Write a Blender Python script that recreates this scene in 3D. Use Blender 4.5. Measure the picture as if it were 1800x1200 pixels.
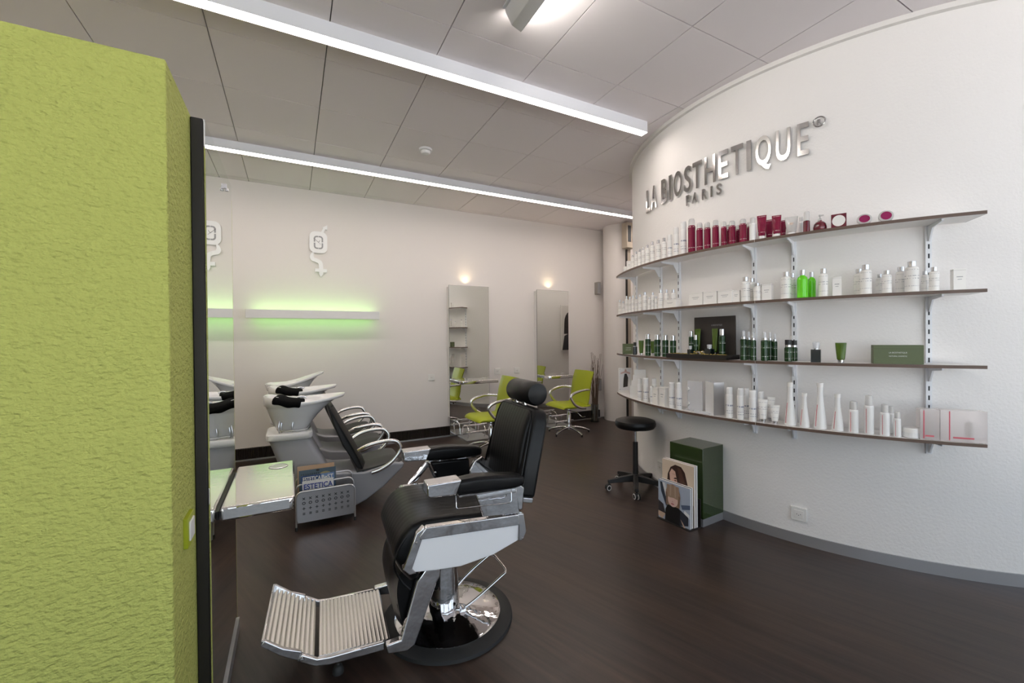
import bpy, math, random
from math import sin, cos, pi, radians
from mathutils import Vector, Matrix
random.seed(7)
for o in list(bpy.data.objects): bpy.data.objects.remove(o, do_unlink=True)
scene = bpy.context.scene
COL = scene.collection

# ------------------------------------------------------------------ camera
cam_d = bpy.data.cameras.new('camera'); cam = bpy.data.objects.new('camera', cam_d); COL.objects.link(cam)
YAW, PITCH, ROLL, FPX = radians(27.673), radians(0.424), radians(-0.525), 738.2
fwd = Vector((sin(YAW)*cos(PITCH), cos(YAW)*cos(PITCH), -sin(PITCH)))
rgt0 = Vector((cos(YAW), -sin(YAW), 0)); up0 = rgt0.cross(fwd)
rgt = cos(ROLL)*rgt0 + sin(ROLL)*up0; upv = -sin(ROLL)*rgt0 + cos(ROLL)*up0
M = Matrix((rgt, upv, -fwd)).transposed().to_4x4(); M.translation = Vector((0, 0, 1.35))
cam.matrix_world = M
cam_d.sensor_width = 36; cam_d.lens = FPX/1800*36; cam_d.clip_start = .02
scene.camera = cam

# ------------------------------------------------------------------ world, light, exposure
w = bpy.data.worlds.new('overcast_sky'); scene.world = w; w.use_nodes = True
bg = w.node_tree.nodes['Background']; bg.inputs[0].default_value = (.82, .90, 1.0, 1); bg.inputs[1].default_value = 2.05
# sun over the roof: it lights the street outside, the room gets its bounce through the shop window
sun_d = bpy.data.lights.new('sun', 'SUN'); sun_d.energy = 31; sun_d.angle = .01; sun_d.color = (1, .97, .94); sun = bpy.data.objects.new('sun', sun_d); COL.objects.link(sun)
sun.rotation_euler = (radians(-38), 0, radians(8))
scene.view_settings.view_transform = 'Standard'; scene.view_settings.look = 'None'
scene.view_settings.exposure = 0.44; scene.view_settings.gamma = 1; scene.view_settings.use_curve_mapping = False
STRIP = 18.5      # emission of the ceiling light strips
WASH = 28.0       # emission of the ceiling wall washer
GREEN = 2.3       # emission of the green wall light
HALO = 3.4        # watts of the warm lamp above each wall mirror
try:
    scene.cycles.max_bounces = 10; scene.cycles.diffuse_bounces = 6; scene.cycles.glossy_bounces = 6
    scene.cycles.sample_clamp_indirect = 6; scene.cycles.caustics_reflective = False; scene.cycles.caustics_refractive = False
except Exception: pass

ZC = 3.164; YB = 5.633; YF = -2.2; XL = -3.6; XR = 7.2
CC = (4.76, 2.15); RW = 1.95; RS = 2.15

# ------------------------------------------------------------------ materials
MATS = {}
def mat(name, col=(.8, .8, .8), rough=.5, metal=0.0, spec=.5, emit=None, estr=0, bump=None, trans=0, alpha=1, coat=0):
    if name in MATS: return MATS[name]
    m = bpy.data.materials.new(name); m.use_nodes = True; nt = m.node_tree; b = nt.nodes['Principled BSDF']
    b.inputs['Base Color'].default_value = (*col, 1); b.inputs['Roughness'].default_value = rough
    b.inputs['Metallic'].default_value = metal; b.inputs['Specular IOR Level'].default_value = spec
    b.inputs['Transmission Weight'].default_value = trans; b.inputs['Alpha'].default_value = alpha
    b.inputs['Coat Weight'].default_value = coat; b.inputs['Coat Roughness'].default_value = .05
    if emit: b.inputs['Emission Color'].default_value = (*emit, 1); b.inputs['Emission Strength'].default_value = estr
    if bump:
        scale, strength, dist, stretch = bump
        tc = nt.nodes.new('ShaderNodeTexCoord'); mp = nt.nodes.new('ShaderNodeMapping'); mp.inputs['Scale'].default_value = stretch
        n = nt.nodes.new('ShaderNodeTexNoise'); n.inputs['Scale'].default_value = scale; n.inputs['Detail'].default_value = 3
        bp = nt.nodes.new('ShaderNodeBump'); bp.inputs['Strength'].default_value = strength; bp.inputs['Distance'].default_value = dist
        nt.links.new(tc.outputs['Object'], mp.inputs['Vector']); nt.links.new(mp.outputs['Vector'], n.inputs['Vector'])
        nt.links.new(n.outputs['Fac'], bp.inputs['Height']); nt.links.new(bp.outputs['Normal'], b.inputs['Normal'])
    MATS[name] = m; return m
def thin_glass(name, tint, fac, rough=.02):
    m = bpy.data.materials.new(name); m.use_nodes = True; nt = m.node_tree; nt.nodes.clear()
    out = nt.nodes.new('ShaderNodeOutputMaterial'); mix = nt.nodes.new('ShaderNodeMixShader'); mix.inputs[0].default_value = fac
    t = nt.nodes.new('ShaderNodeBsdfTransparent'); t.inputs[0].default_value = (*tint, 1)
    g = nt.nodes.new('ShaderNodeBsdfGlossy'); g.inputs['Roughness'].default_value = rough
    nt.links.new(t.outputs[0], mix.inputs[1]); nt.links.new(g.outputs[0], mix.inputs[2]); nt.links.new(mix.outputs[0], out.inputs[0])
    MATS[name] = m; return m
mat('plaster', (.84, .82, .81), .85, bump=(70, .35, .006, (1, 1, 1)))
mat('white_wall', (.805, .765, .745), .9, bump=(90, .12, .003, (1, 1, 1)))
mat('tile', (.80, .755, .775), .75); mat('tile_gap', (.12, .115, .11), .9)
mat('lime_plaster', (.50, .53, .135), .9, bump=(70, 1.0, .016, (.8, .8, 1.3)))
mat('trim_grey', (.42, .42, .44), .35, .6); mat('trim_white', (.78, .76, .74), .6)
mat('housing', (.70, .71, .76), .5); mat('lamp_white', (.75, .75, .76), .45)
mat('strip_glow', (1, 1, 1), emit=(1, .89, .81), estr=STRIP)
mat('wash_glow', (1, 1, 1), emit=(1, .95, .86), estr=WASH)
mat('green_glow', (.5, 1, .3), emit=(.50, 1.0, .30), estr=GREEN)
mat('chrome', (.70, .70, .72), .06, 1.0, bump=(11, .18, .02, (1, 1, 1))); mat('satin', (.62, .62, .64), .28, 1.0); mat('gold_chrome', (.82, .81, .79), .14, 1.0)
mat('sign_chrome', (.56, .55, .54), .13, 1.0); mat('mirror', (.86, .88, .86), .0, 1.0); mat('mirror_edge', (.05, .055, .05), .3)
mat('hammered', (.80, .78, .77), .03, 1.0, bump=(16, .06, .01, (1, 3, 1)))
mat('black_panel', (.012, .009, .008), .5); mat('black_plastic', (.012, .012, .013), .45)
mat('black_leather', (.005, .005, .0055), .34, spec=.24, bump=(300, .05, .001, (1, 1, 1)))
mat('black_rubber', (.014, .015, .016), .6); mat('wenge', (.022, .013, .010), .5)
mat('white_gloss', (.91, .91, .93), .12, coat=.6); mat('ceramic', (.84, .84, .86), .1, coat=.5)
mat('grey_plastic', (.40, .40, .43), .4); mat('seat_dark', (.03, .03, .03), .5)
mat('lime_leather', (.36, .41, .012), .45); mat('towel', (.006, .006, .007), 1.0, spec=.1, bump=(400, .8, .006, (1, 1, 1)))
mat('bracket_white', (.80, .82, .86), .35); mat('slot_dark', (.03, .035, .04), .6)
mat('shelf_top', (.78, .755, .735), .28); mat('shelf_edge', (.12, .075, .055), .5)
mat('pk_white', (.87, .855, .83), .35); mat('pk_white2', (.85, .845, .84), .25); mat('cap_silver', (.66, .66, .68), .2, 1.0)
mat('crimson', (.22, .004, .035), .14, coat=.4); mat('dark_crimson', (.12, .004, .015), .12, coat=.6); mat('magenta', (.27, .012, .09), .25)
mat('cap_clear', (.85, .84, .83), .12, trans=.35, alpha=.8); mat('bright_green', (.15, .72, .012), .12, coat=.4, emit=None)
mat('bottle_green', (.012, .045, .012), .1, coat=.6); mat('leaf_green', (.07, .13, .008), .25); mat('dark_bottle', (.008, .014, .016), .1, coat=.6)
mat('olive_card', (.10, .13, .055), .5); mat('olive_box', (.030, .050, .016), .10, coat=.4)
mat('dark_card', (.028, .022, .019), .6); mat('beige_print', (.62, .5, .42), .4); mat('ink_grey', (.35, .35, .37), .6); mat('ink_white', (.8, .8, .78), .5)
mat('red_stripe', (.62, .10, .14), .4); mat('pink_clear', (.90, .82, .81), .15, trans=.4, alpha=.6); mat('acrylic', (.80, .82, .86), .15, alpha=.6)
mat('paper', (.83, .81, .79), .6); mat('twig', (.13, .085, .06), .8); mat('moss', (.30, .22, .05), .9)
mat('ink_blue', (.02, .05, .30), .4); mat('pave', (.48, .46, .45), .9); mat('outlet_white', (.80, .79, .77), .4)
mat('grey_spk', (.30, .28, .26), .6); mat('beige_metal', (.42, .36, .29), .5)
mat('clock_white', (.93, .93, .95), .5); thin_glass('window_glass', (.95, .97, .97), .08); thin_glass('vase_glass', (.80, .85, .84), .18); 
def printed(name, base, ink, zs, rough=.35):
    # flat print: short ink lines at set heights of the pack
    m = mat(name, base, rough); nt = m.node_tree; b = nt.nodes['Principled BSDF']
    tc = nt.nodes.new('ShaderNodeTexCoord'); sp = nt.nodes.new('ShaderNodeSeparateXYZ'); nt.links.new(tc.outputs['Generated'], sp.inputs[0])
    acc = None
    for z0, z1 in zs:
        a = nt.nodes.new('ShaderNodeMath'); a.operation = 'COMPARE'; a.inputs[1].default_value = (z0+z1)/2; a.inputs[2].default_value = (z1-z0)/2
        nt.links.new(sp.outputs['Z'], a.inputs[0])
        if acc is None: acc = a
        else:
            s = nt.nodes.new('ShaderNodeMath'); s.operation = 'MAXIMUM'; nt.links.new(acc.outputs[0], s.inputs[0]); nt.links.new(a.outputs[0], s.inputs[1]); acc = s
    n = nt.nodes.new('ShaderNodeTexNoise'); n.inputs['Scale'].default_value = 9; nt.links.new(tc.outputs['Generated'], n.inputs['Vector'])
    g = nt.nodes.new('ShaderNodeMath'); g.operation = 'GREATER_THAN'; g.inputs[1].default_value = .48; nt.links.new(n.outputs['Fac'], g.inputs[0])
    mu = nt.nodes.new('ShaderNodeMath'); mu.operation = 'MULTIPLY'; nt.links.new(acc.outputs[0], mu.inputs[0]); nt.links.new(g.outputs[0], mu.inputs[1])
    mx = nt.nodes.new('ShaderNodeMix'); mx.data_type = 'RGBA'; mx.inputs[6].default_value = (*base, 1); mx.inputs[7].default_value = (*ink, 1)
    nt.links.new(mu.outputs[0], mx.inputs[0]); nt.links.new(mx.outputs[2], b.inputs['Base Color']); return m
printed('white_print', (.87, .855, .83), (.45, .45, .47), [(.50, .53), (.60, .63), (.22, .24), (.84, .86)])
printed('spray_print', (.87, .86, .85), (.25, .27, .36), [(.50, .56), (.30, .32), (.20, .22)])
printed('green_print', (.012, .045, .012), (.5, .55, .5), [(.62, .65), (.70, .71), (.2, .22)], .1)
printed('crimson_print', (.20, .004, .035), (.75, .55, .6), [(.16, .18), (.93, .95)], .14)
def ribbed_mat():
    m = mat('grille', (.02, .012, .010), .5); nt = m.node_tree; b = nt.nodes['Principled BSDF']
    tc = nt.nodes.new('ShaderNodeTexCoord'); wv = nt.nodes.new('ShaderNodeTexWave'); wv.inputs['Scale'].default_value = 14; wv.bands_direction = 'X'
    bp = nt.nodes.new('ShaderNodeBump'); bp.inputs['Strength'].default_value = 1; bp.inputs['Distance'].default_value = .02
    nt.links.new(tc.outputs['Object'], wv.inputs['Vector']); nt.links.new(wv.outputs['Fac'], bp.inputs['Height']); nt.links.new(bp.outputs[0], b.inputs['Normal'])
ribbed_mat()
def floor_mat():
    m = mat('dark_laminate', (.02, .013, .011), .34); nt = m.node_tree; b = nt.nodes['Principled BSDF']
    tc = nt.nodes.new('ShaderNodeTexCoord'); mp = nt.nodes.new('ShaderNodeMapping'); mp.inputs['Rotation'].default_value = (0, 0, radians(-19.5)); 
    m2 = nt.nodes.new('ShaderNodeMapping'); m2.inputs['Scale'].default_value = (9, .55, 1)
    n = nt.nodes.new('ShaderNodeTexNoise'); n.inputs['Scale'].default_value = 3.0; n.inputs['Detail'].default_value = 8; n.inputs['Roughness'].default_value = .62
    m3 = nt.nodes.new('ShaderNodeMapping'); m3.inputs['Scale'].default_value = (1.6, .3, 1)
    n2 = nt.nodes.new('ShaderNodeTexNoise'); n2.inputs['Scale'].default_value = 2.2; n2.inputs['Detail'].default_value = 3
    L = nt.links.new
    L(tc.outputs['Object'], mp.inputs[0]); L(mp.outputs[0], m2.inputs[0]); L(m2.outputs[0], n.inputs['Vector']); L(mp.outputs[0], m3.inputs[0]); L(m3.outputs[0], n2.inputs['Vector'])
    r = nt.nodes.new('ShaderNodeValToRGB'); r.color_ramp.elements[0].position = .3; r.color_ramp.elements[0].color = (.020, .0130, .0115, 1)
    r.color_ramp.elements[1].position = .72; r.color_ramp.elements[1].color = (.056, .037, .030, 1)
    r2 = nt.nodes.new('ShaderNodeValToRGB'); r2.color_ramp.elements[0].position = .35; r2.color_ramp.elements[0].color = (.85, .85, .9, 1)
    r2.color_ramp.elements[1].position = .7; r2.color_ramp.elements[1].color = (1.25, 1.12, .95, 1)
    mx = nt.nodes.new('ShaderNodeMix'); mx.data_type = 'RGBA'; mx.blend_type = 'MULTIPLY'; mx.inputs[0].default_value = 1
    L(n.outputs['Fac'], r.inputs[0]); L(n2.outputs['Fac'], r2.inputs[0]); L(r.outputs[0], mx.inputs[6]); L(r2.outputs[0], mx.inputs[7]); L(mx.outputs[2], b.inputs['Base Color'])
    bp = nt.nodes.new('ShaderNodeBump'); bp.inputs['Strength'].default_value = .12; bp.inputs['Distance'].default_value = .003
    L(n.outputs['Fac'], bp.inputs['Height']); L(bp.outputs[0], b.inputs['Normal'])
floor_mat()
def print_mat():
    m = mat('colour_print', (1, 1, 1), .35); nt = m.node_tree; a = nt.nodes.new('ShaderNodeAttribute'); a.attribute_name = 'ink'
    nt.links.new(a.outputs['Color'], nt.nodes['Principled BSDF'].inputs['Base Color'])
print_mat()

# ------------------------------------------------------------------ mesh helpers
class MB:
    def __init__(s): s.v = []; s.f = []
    def add(s, vs, fs, m=None):
        k = len(s.v); s.v += [tuple(m @ Vector(p)) if m else tuple(p) for p in vs]; s.f += [tuple(i+k for i in f) for f in fs]; return s
    def box(s, c, d, m=None):
        x, y, z = c; a, b, e = d[0]/2, d[1]/2, d[2]/2
        return s.add([(x-a, y-b, z-e), (x+a, y-b, z-e), (x+a, y+b, z-e), (x-a, y+b, z-e), (x-a, y-b, z+e), (x+a, y-b, z+e), (x+a, y+b, z+e), (x-a, y+b, z+e)],
            [(3, 2, 1, 0), (4, 5, 6, 7), (0, 1, 5, 4), (1, 2, 6, 5), (2, 3, 7, 6), (3, 0, 4, 7)], m)
    def lathe(s, prof, c=(0, 0, 0), n=24, m=None):
        vs = []; fs = []; P = len(prof)
        for i in range(n):
            t = 2*pi*i/n
            for r, z in prof: vs.append((c[0]+r*cos(t), c[1]+r*sin(t), c[2]+z))
        for i in range(n):
            j = (i+1) % n
            for k in range(P-1): fs.append((i*P+k, j*P+k, j*P+k+1, i*P+k+1))
        if prof[0][0] > 1e-6: fs.append(tuple(i*P for i in range(n))[::-1])
        if prof[-1][0] > 1e-6: fs.append(tuple(i*P+P-1 for i in range(n)))
        return s.add(vs, fs, m)
    def prism(s, pts, a, b, axis='y', m=None):
        # closed outline (u,v) extruded between a and b; axis y: (u,a,v); z: (u,v,a); x: (a,u,v)
        n = len(pts)
        g = {'y': lambda u, v, t: (u, t, v), 'z': lambda u, v, t: (u, v, t), 'x': lambda u, v, t: (t, u, v)}[axis]
        vs = [g(u, v, a) for u, v in pts]+[g(u, v, b) for u, v in pts]
        fs = [tuple(range(n)), tuple(range(2*n-1, n-1, -1))]+[(i, i+n, (i+1) % n+n, (i+1) % n) for i in range(n)]
        return s.add(vs, fs, m)
    def tube(s, pts, r, n=10, closed=False, m=None, flat=1.0):
        P = [Vector(p) for p in pts]; N = len(P); rings = []; vs = []; fs = []; prev = None
        for i, p in enumerate(P):
            if closed: t = P[(i+1) % N]-P[i-1]
            else: t = P[min(i+1, N-1)]-P[max(i-1, 0)]
            t.normalize()
            if prev is None:
                u = t.cross(Vector((0, 0, 1)));
                if u.length < .01: u = t.cross(Vector((1, 0, 0)))
            else: u = prev - t*prev.dot(t)
            u.normalize(); v = t.cross(u); prev = u
            rr = r[i] if isinstance(r, (list, tuple)) else r
            for k in range(n):
                a = 2*pi*k/n; vs.append(p+u*(rr*cos(a))+v*(rr*flat*sin(a)))
        R = N if closed else N-1
        for i in range(R):
            j = (i+1) % N
            for k in range(n): fs.append((i*n+k, i*n+(k+1) % n, j*n+(k+1) % n, j*n+k))
        if not closed: fs.append(tuple(range(n))[::-1]); fs.append(tuple((N-1)*n+k for k in range(n)))
        return s.add(vs, fs, m)
    def loft(s, rings, caps=True, m=None):
        n = len(rings[0]); vs = [p for r in rings for p in r]; fs = []
        for i in range(len(rings)-1):
            for k in range(n): fs.append((i*n+k, i*n+(k+1) % n, (i+1)*n+(k+1) % n, (i+1)*n+k))
        if caps: fs.append(tuple(range(n))[::-1]); fs.append(tuple((len(rings)-1)*n+k for k in range(n)))
        return s.add(vs, fs, m)
    def mesh(s, name, mt, smooth=40):
        me = bpy.data.meshes.new(name); me.from_pydata(s.v, [], s.f); me.validate(); me.update()
        import bmesh
        b = bmesh.new(); b.from_mesh(me); bmesh.ops.recalc_face_normals(b, faces=b.faces); b.to_mesh(me); b.free()
        me.materials.append(MATS[mt] if isinstance(mt, str) else mt)
        if smooth: me.shade_smooth(); me.set_sharp_from_angle(angle=radians(smooth))
        return me
    def build(s, name, mt, parent=None, bevel=0, seg=2, smooth=40, loc=None, sub=0):
        return link(name, s.mesh(name, mt, smooth), parent, bevel, seg, loc, sub)
def link(name, me, parent=None, bevel=0, seg=2, loc=None, sub=0):
    o = bpy.data.objects.new(name, me); COL.objects.link(o); o.parent = parent
    if loc is not None: o.location = loc
    if sub: 
        md = o.modifiers.new('sub', 'SUBSURF'); md.levels = sub; md.render_levels = sub
    if bevel:
        md = o.modifiers.new('bevel', 'BEVEL'); md.width = bevel; md.segments = seg; md.limit_method = 'ANGLE'; md.angle_limit = radians(35); md.harden_normals = False
    return o
def thing(name, label, cat, loc=(0, 0, 0), rz=0, group=None):
    o = bpy.data.objects.new(name, None); COL.objects.link(o); o.location = loc; o.rotation_euler = (0, 0, rz); o.empty_display_size = .05
    return tag(o, label, cat, group)
def tag(o, label, cat, group=None):
    o['label'] = label; o['category'] = cat
    if group: o['group'] = group
    return o
def struct(o, label=None):
    o['kind'] = 'structure'
    if label: o['label'] = label
    return o
def copy_tree(o, parent=None):
    c = o.copy(); COL.objects.link(c); c.parent = parent
    for ch in list(o.children): copy_tree(ch, c)
    return c
def rrect(w, h, r, n=5, cx=0, cy=0):
    pts = []
    for sx, sy, a0 in ((1, 1, 0), (-1, 1, 90), (-1, -1, 180), (1, -1, 270)):
        for i in range(n+1):
            a = radians(a0+90*i/n); pts.append((cx+sx*(w/2-r)+r*cos(a), cy+sy*(h/2-r)+r*sin(a)))
    return pts
def ell(cx, cy, rx, ry, n=20): return [(cx+rx*cos(2*pi*i/n), cy+ry*sin(2*pi*i/n)) for i in range(n)]
def spline(pts, n=6):
    P = [Vector(p) for p in pts]; out = []
    for i in range(len(P)-1):
        a = P[max(i-1, 0)]; b = P[i]; c = P[i+1]; d = P[min(i+2, len(P)-1)]
        for k in range(n):
            t = k/n; out.append(.5*((2*b)+(c-a)*t+(2*a-5*b+4*c-d)*t*t+(3*b-a-3*c+d)*t**3))
    out.append(P[-1]); return out
def text_mesh(txt, mt, size=1, extrude=.05, bold=0, name='lettering'):
    cu = bpy.data.curves.new('txt', 'FONT'); cu.body = txt; cu.size = size; cu.extrude = extrude; cu.offset = bold; cu.resolution_u = 4
    o = bpy.data.objects.new('txt', cu); COL.objects.link(o); dg = bpy.context.evaluated_depsgraph_get()
    me = bpy.data.meshes.new_from_object(o.evaluated_get(dg)); bpy.data.objects.remove(o); me.name = name
    me.materials.clear(); me.materials.append(MATS[mt]); return me
def fit_text(me, x0, x1, y0, y1, zs=None):
    xs = [v.co.x for v in me.vertices]; ys = [v.co.y for v in me.vertices]
    a, b, c, d = min(xs), max(xs), min(ys), max(ys)
    for v in me.vertices: v.co.x = x0+(v.co.x-a)/(b-a)*(x1-x0); v.co.y = y0+(v.co.y-c)/(d-c)*(y1-y0)
    return me
def print_panel(name, parent, polys, mtx, eps=.0004):
    # flat print: coloured shapes on one thin sheet; (u,v) in metres -> mtx @ (u,v,k*eps)
    vs = []; fs = []; cs = []
    for k, (col, pts) in enumerate(polys):
        b = len(vs); vs += [tuple(mtx @ Vector((u, v, k*eps))) for u, v in pts]; fs.append(tuple(range(b, b+len(pts)))); cs.append(col)
    me = bpy.data.meshes.new(name); me.from_pydata(vs, [], fs); at = me.attributes.new('ink', 'FLOAT_COLOR', 'CORNER')
    for p, c in zip(me.polygons, cs):
        for li in p.loop_indices: at.data[li].color = (*c, 1)
    me.materials.append(MATS['colour_print']); return link(name, me, parent)

# ------------------------------------------------------------------ room shell
fl = struct(MB().box(((XL+XR)/2, (YF+YB)/2, -.05), (XR-XL+.4, YB-YF+.4, .1)).build('floor', 'dark_laminate', smooth=0), 'dark brown wood-grain laminate floor')
# ceiling: dark backing with one recessed-joint metal tile per cell
ce = struct(MB().box(((XL+XR)/2, (YF+YB)/2, ZC+.06), (XR-XL+.4, YB-YF+.4, .08)).build('ceiling', 'tile_gap', smooth=0), 'grey ceiling of square metal tiles')
TX, TY, G = .6275, .640, .003
tile_me = MB().box((0, 0, 0), (TX-G*2, TY-G*2, .02)).mesh('ceiling_tile', 'tile', 0)
ix = [.214+TX*i for i in range(-6, 12)]; iy = [1.69+TY*i for i in range(-7, 7)]
for x in ix:
    for y in iy:
        cx, cy = x+TX/2, y+TY/2
        x0, x1, y0, y1 = max(x, XL), min(x+TX, XR), max(y, YF), min(y+TY, YB)
        if x1-x0 < .03 or y1-y0 < .03: continue
        if x1-x0 > TX-.001 and y1-y0 > TY-.001: o = link('ceiling_tile', tile_me, ce)
        else: o = MB().box((0, 0, 0), (x1-x0-2*G, y1-y0-2*G, .02)).build('ceiling_tile', 'tile', ce, smooth=0)
        o.location = ((x0+x1)/2, (y0+y1)/2, ZC+.01)
struct(MB().box(((XL+XR)/2, YB+.1, ZC/2), (XR-XL+.4, .2, ZC)).build('wall_back', 'white_wall', smooth=0), 'off-white back wall')
struct(MB().box((XL-.1, (YF+YB)/2, ZC/2), (.2, YB-YF, ZC)).build('wall_left', 'white_wall', smooth=0))
struct(MB().box((XR+.1, (YF+YB)/2, ZC/2), (.2, YB-YF, ZC)).build('wall_right', 'white_wall', smooth=0))
# shop front behind the camera: low sill, header, piers, four glazed windows
wf = MB().box(((XL+XR)/2, YF-.1, .15), (XR-XL, .2, .3)).box(((XL+XR)/2, YF-.1, ZC-.1), (XR-XL, .2, .2))
wx = [XL, -1.0, 1.7, 4.4, XR]
for x in wx: wf.box((x, YF-.1, ZC/2), (.16, .2, ZC))
struct(wf.build('wall_front', 'white_wall', smooth=0))
for k in range(4):
    a, b = wx[k]+.08, wx[k+1]-.08; z0, z1 = .3, ZC-.2
    fr = MB()
    for c, d in ((((a+b)/2, YF-.1, z0+.03), (b-a, .06, .06)), (((a+b)/2, YF-.1, z1-.03), (b-a, .06, .06)), ((a+.03, YF-.1, (z0+z1)/2), (.06, .06, z1-z0)), ((b-.03, YF-.1, (z0+z1)/2), (.06, .06, z1-z0))): fr.box(c, d)
    wo = struct(fr.build('window_%d' % (k+1), 'black_panel', smooth=0))
    MB().box(((a+b)/2, YF-.1, (z0+z1)/2), (b-a-.1, .008, z1-z0-.1)).build('window_pane', 'window_glass', wo, smooth=0)
MB().box((2, -14, -.25), (60, 23, .1)).build('pavement', 'pave', smooth=0)['kind'] = 'structure'

# curved wall
def arc_band(r0, r1, z0, z1, a0, a1, n=96, c=CC):
    mb = MB(); rings = []
    for i in range(n+1):
        t = radians(a0+(a1-a0)*i/n); p = lambda r, z: (c[0]+r*cos(t), c[1]+r*sin(t), z)
        rings.append([p(r0, z0), p(r1, z0), p(r1, z1), p(r0, z1)])
    return mb.loft(rings)
struct(MB().lathe([(RW, 0), (RW, ZC)], (*CC, 0), 160).build('wall_curved', 'plaster'), 'white rough plaster wall bulging in a wide curve')
struct(arc_band(RW-.02, RW+.009, 0, .068, 100, 300).build('baseboard_curved', 'trim_grey'), 'grey metal baseboard round the curved wall')
struct(arc_band(RW-.02, RW+.03, ZC-.03, ZC, 90, 300).build('trim_1', 'trim_white'))
# back wall dark radiator grille and light foot strip
struct(MB().box(((XL+4.6)/2, YB-.02, .068), (4.6-XL, .04, .125)).build('baseboard_back', 'grille', smooth=0), 'dark ribbed radiator grille along the back wall')
struct(MB().box(((XL+4.6)/2, YB-.055, .006), (4.6-XL, .03, .012)).build('trim_2', 'trim_grey', smooth=0))
# round column and the dark slim post beside it
t = struct(MB().lathe([(.275, 0), (.275, ZC)], (4.83, 5.33, 0), 48).build('column_round', 'white_wall'), 'round off-white column in the far corner')

# partition (lime plaster block)
XM = -.242; XP = XM-.035
pt = struct(MB().box(((XL+XP)/2, (1.36+2.31)/2, 1.035), (XP-XL, .95, 2.07)).build('wall_partition', 'lime_plaster', bevel=.004), 'lime green rough plaster partition wall')
MB().box(((XM+XP)/2+.001, 2.3235, 1.0), (.037, .023, 2.0)).build('edge_trim', 'lime_plaster', pt, smooth=0)
MB().box((XM-.004, 1.98, .03), (.03, .70, .06)).build('plinth', 'trim_grey', pt, smooth=0)
pm = thing('tall_mirror', 'tall frameless mirror on a black panel on the lime partition', 'mirror', (XM, 1.977, 0))
MB().box((-.018, 0, 1.065), (.033, .664, 1.99)).build('backing_panel', 'black_panel', pm, bevel=.003)
MB().box((.002, .002, 1.066), (.004, .660, 1.988)).build('mirror_glass', 'mirror', pm, smooth=0)
MB().box((.008, .10, 1.985), (.012, .012, .02)).lathe([(.008, 0), (.006, .014)], (.012, .10, 1.965), 10).build('mirror_clip', 'chrome', pm, bevel=.002)
sw = thing('light_switch', 'small white light switch on the side of the lime partition', 'switch', (XP, 1.52, .805))
MB().box((.005, 0, 0), (.012, .086, .086)).build('cover_plate', 'lime_leather', sw, bevel=.002)
MB().box((.012, 0, 0), (.006, .055, .055)).build('rocker', 'outlet_white', sw, bevel=.002)

def outlet(loc, rz, label):
    o = thing('wall_outlet', label, 'outlet', loc, rz)
    MB().box((0, -.006, 0), (.088, .012, .088)).build('cover_plate', 'outlet_white', o, bevel=.003)
    MB().box((0, -.0125, 0), (.05, .003, .05)).build('socket_face', 'trim_white', o, bevel=.001)
    h = MB()
    for dx, dz in ((-.010, .0), (.010, .0), (0, -.006)): h.lathe([(.0025, 0), (.0025, .001)], n=8, m=Matrix.Translation((dx, -.0138, dz)) @ Matrix.Rotation(pi/2, 4, 'X'))
    h.build('pin_holes', 'slot_dark', o)
def wall_pt(a, r=RW): return (CC[0]+r*cos(radians(a)), CC[1]+r*sin(radians(a)))
outlet((*wall_pt(198.0), .195), radians(198+90), 'white wall outlet low on the curved wall right of the green box')
outlet((*wall_pt(164.3), .20), radians(164.3+90), 'white wall outlet behind the magazines and the stool')
outlet((1.694, YB, .825), 0, 'white wall outlet on the back wall left of the mirrors')
outlet((2.70, YB, .865), 0, 'white wall outlet between the two back mirrors, left one')
outlet((3.03, YB, .865), 0, 'white wall outlet between the two back mirrors, right one')

# ------------------------------------------------------------------ ceiling fittings
def strip(x0, x1, y0, y1, zb, label):
    o = thing('strip_light', label, 'light', ((x0+x1)/2, (y0+y1)/2, zb), 0, 'long ceiling light strips')
    h = (ZC-zb); L = x1-x0; W = y1-y0
    MB().box((0, 0, h/2+.001), (L, W, h-.002)).build('housing', 'housing', o, smooth=0)
    MB().box((0, 0, .0005), (L-.002, W-.003, .001)).build('diffuser', 'strip_glow', o, smooth=0)
strip(-3.2, 2.672, 2.605, 2.675, 3.072, 'long glowing ceiling light strip nearest the camera')
strip(-3.2, 6.9, 4.550, 4.622, 3.082, 'long glowing ceiling light strip farther back near the back wall')
wl = thing('ceiling_lamp', 'short grey wall-washer lamp under the ceiling, glowing to the right', 'light', (1.11, 1.66, ZC))
MB().box((-.045, 0, -.006), (.05, .80, .012)).build('mount_plate', 'housing', wl, bevel=.002)
MB().prism([(-.055, -.012), (-.05, -.03), (-.015, -.085), (.045, -.105), (.05, -.100), (.0, -.08), (-.03, -.012)], -.40, .40).build('housing', 'lamp_white', wl, bevel=.002)
MB().prism([(.046, -.100), (.05, -.098), (.055, -.03), (.05, -.03)], -.37, .37).build('diffuser', 'wash_glow', wl, smooth=0)
sd = thing('smoke_detector', 'round white smoke detector on the ceiling', 'detector', (1.152, 3.939, ZC))
MB().lathe([(.062, 0), (.062, -.018), (.056, -.022)], n=28).build('base', 'lamp_white', sd)
MB().lathe([(.045, -.022), (.045, -.034), (.038, -.046), (.012, -.052)], n=28).build('sensor_head', 'lamp_white', sd)

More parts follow.
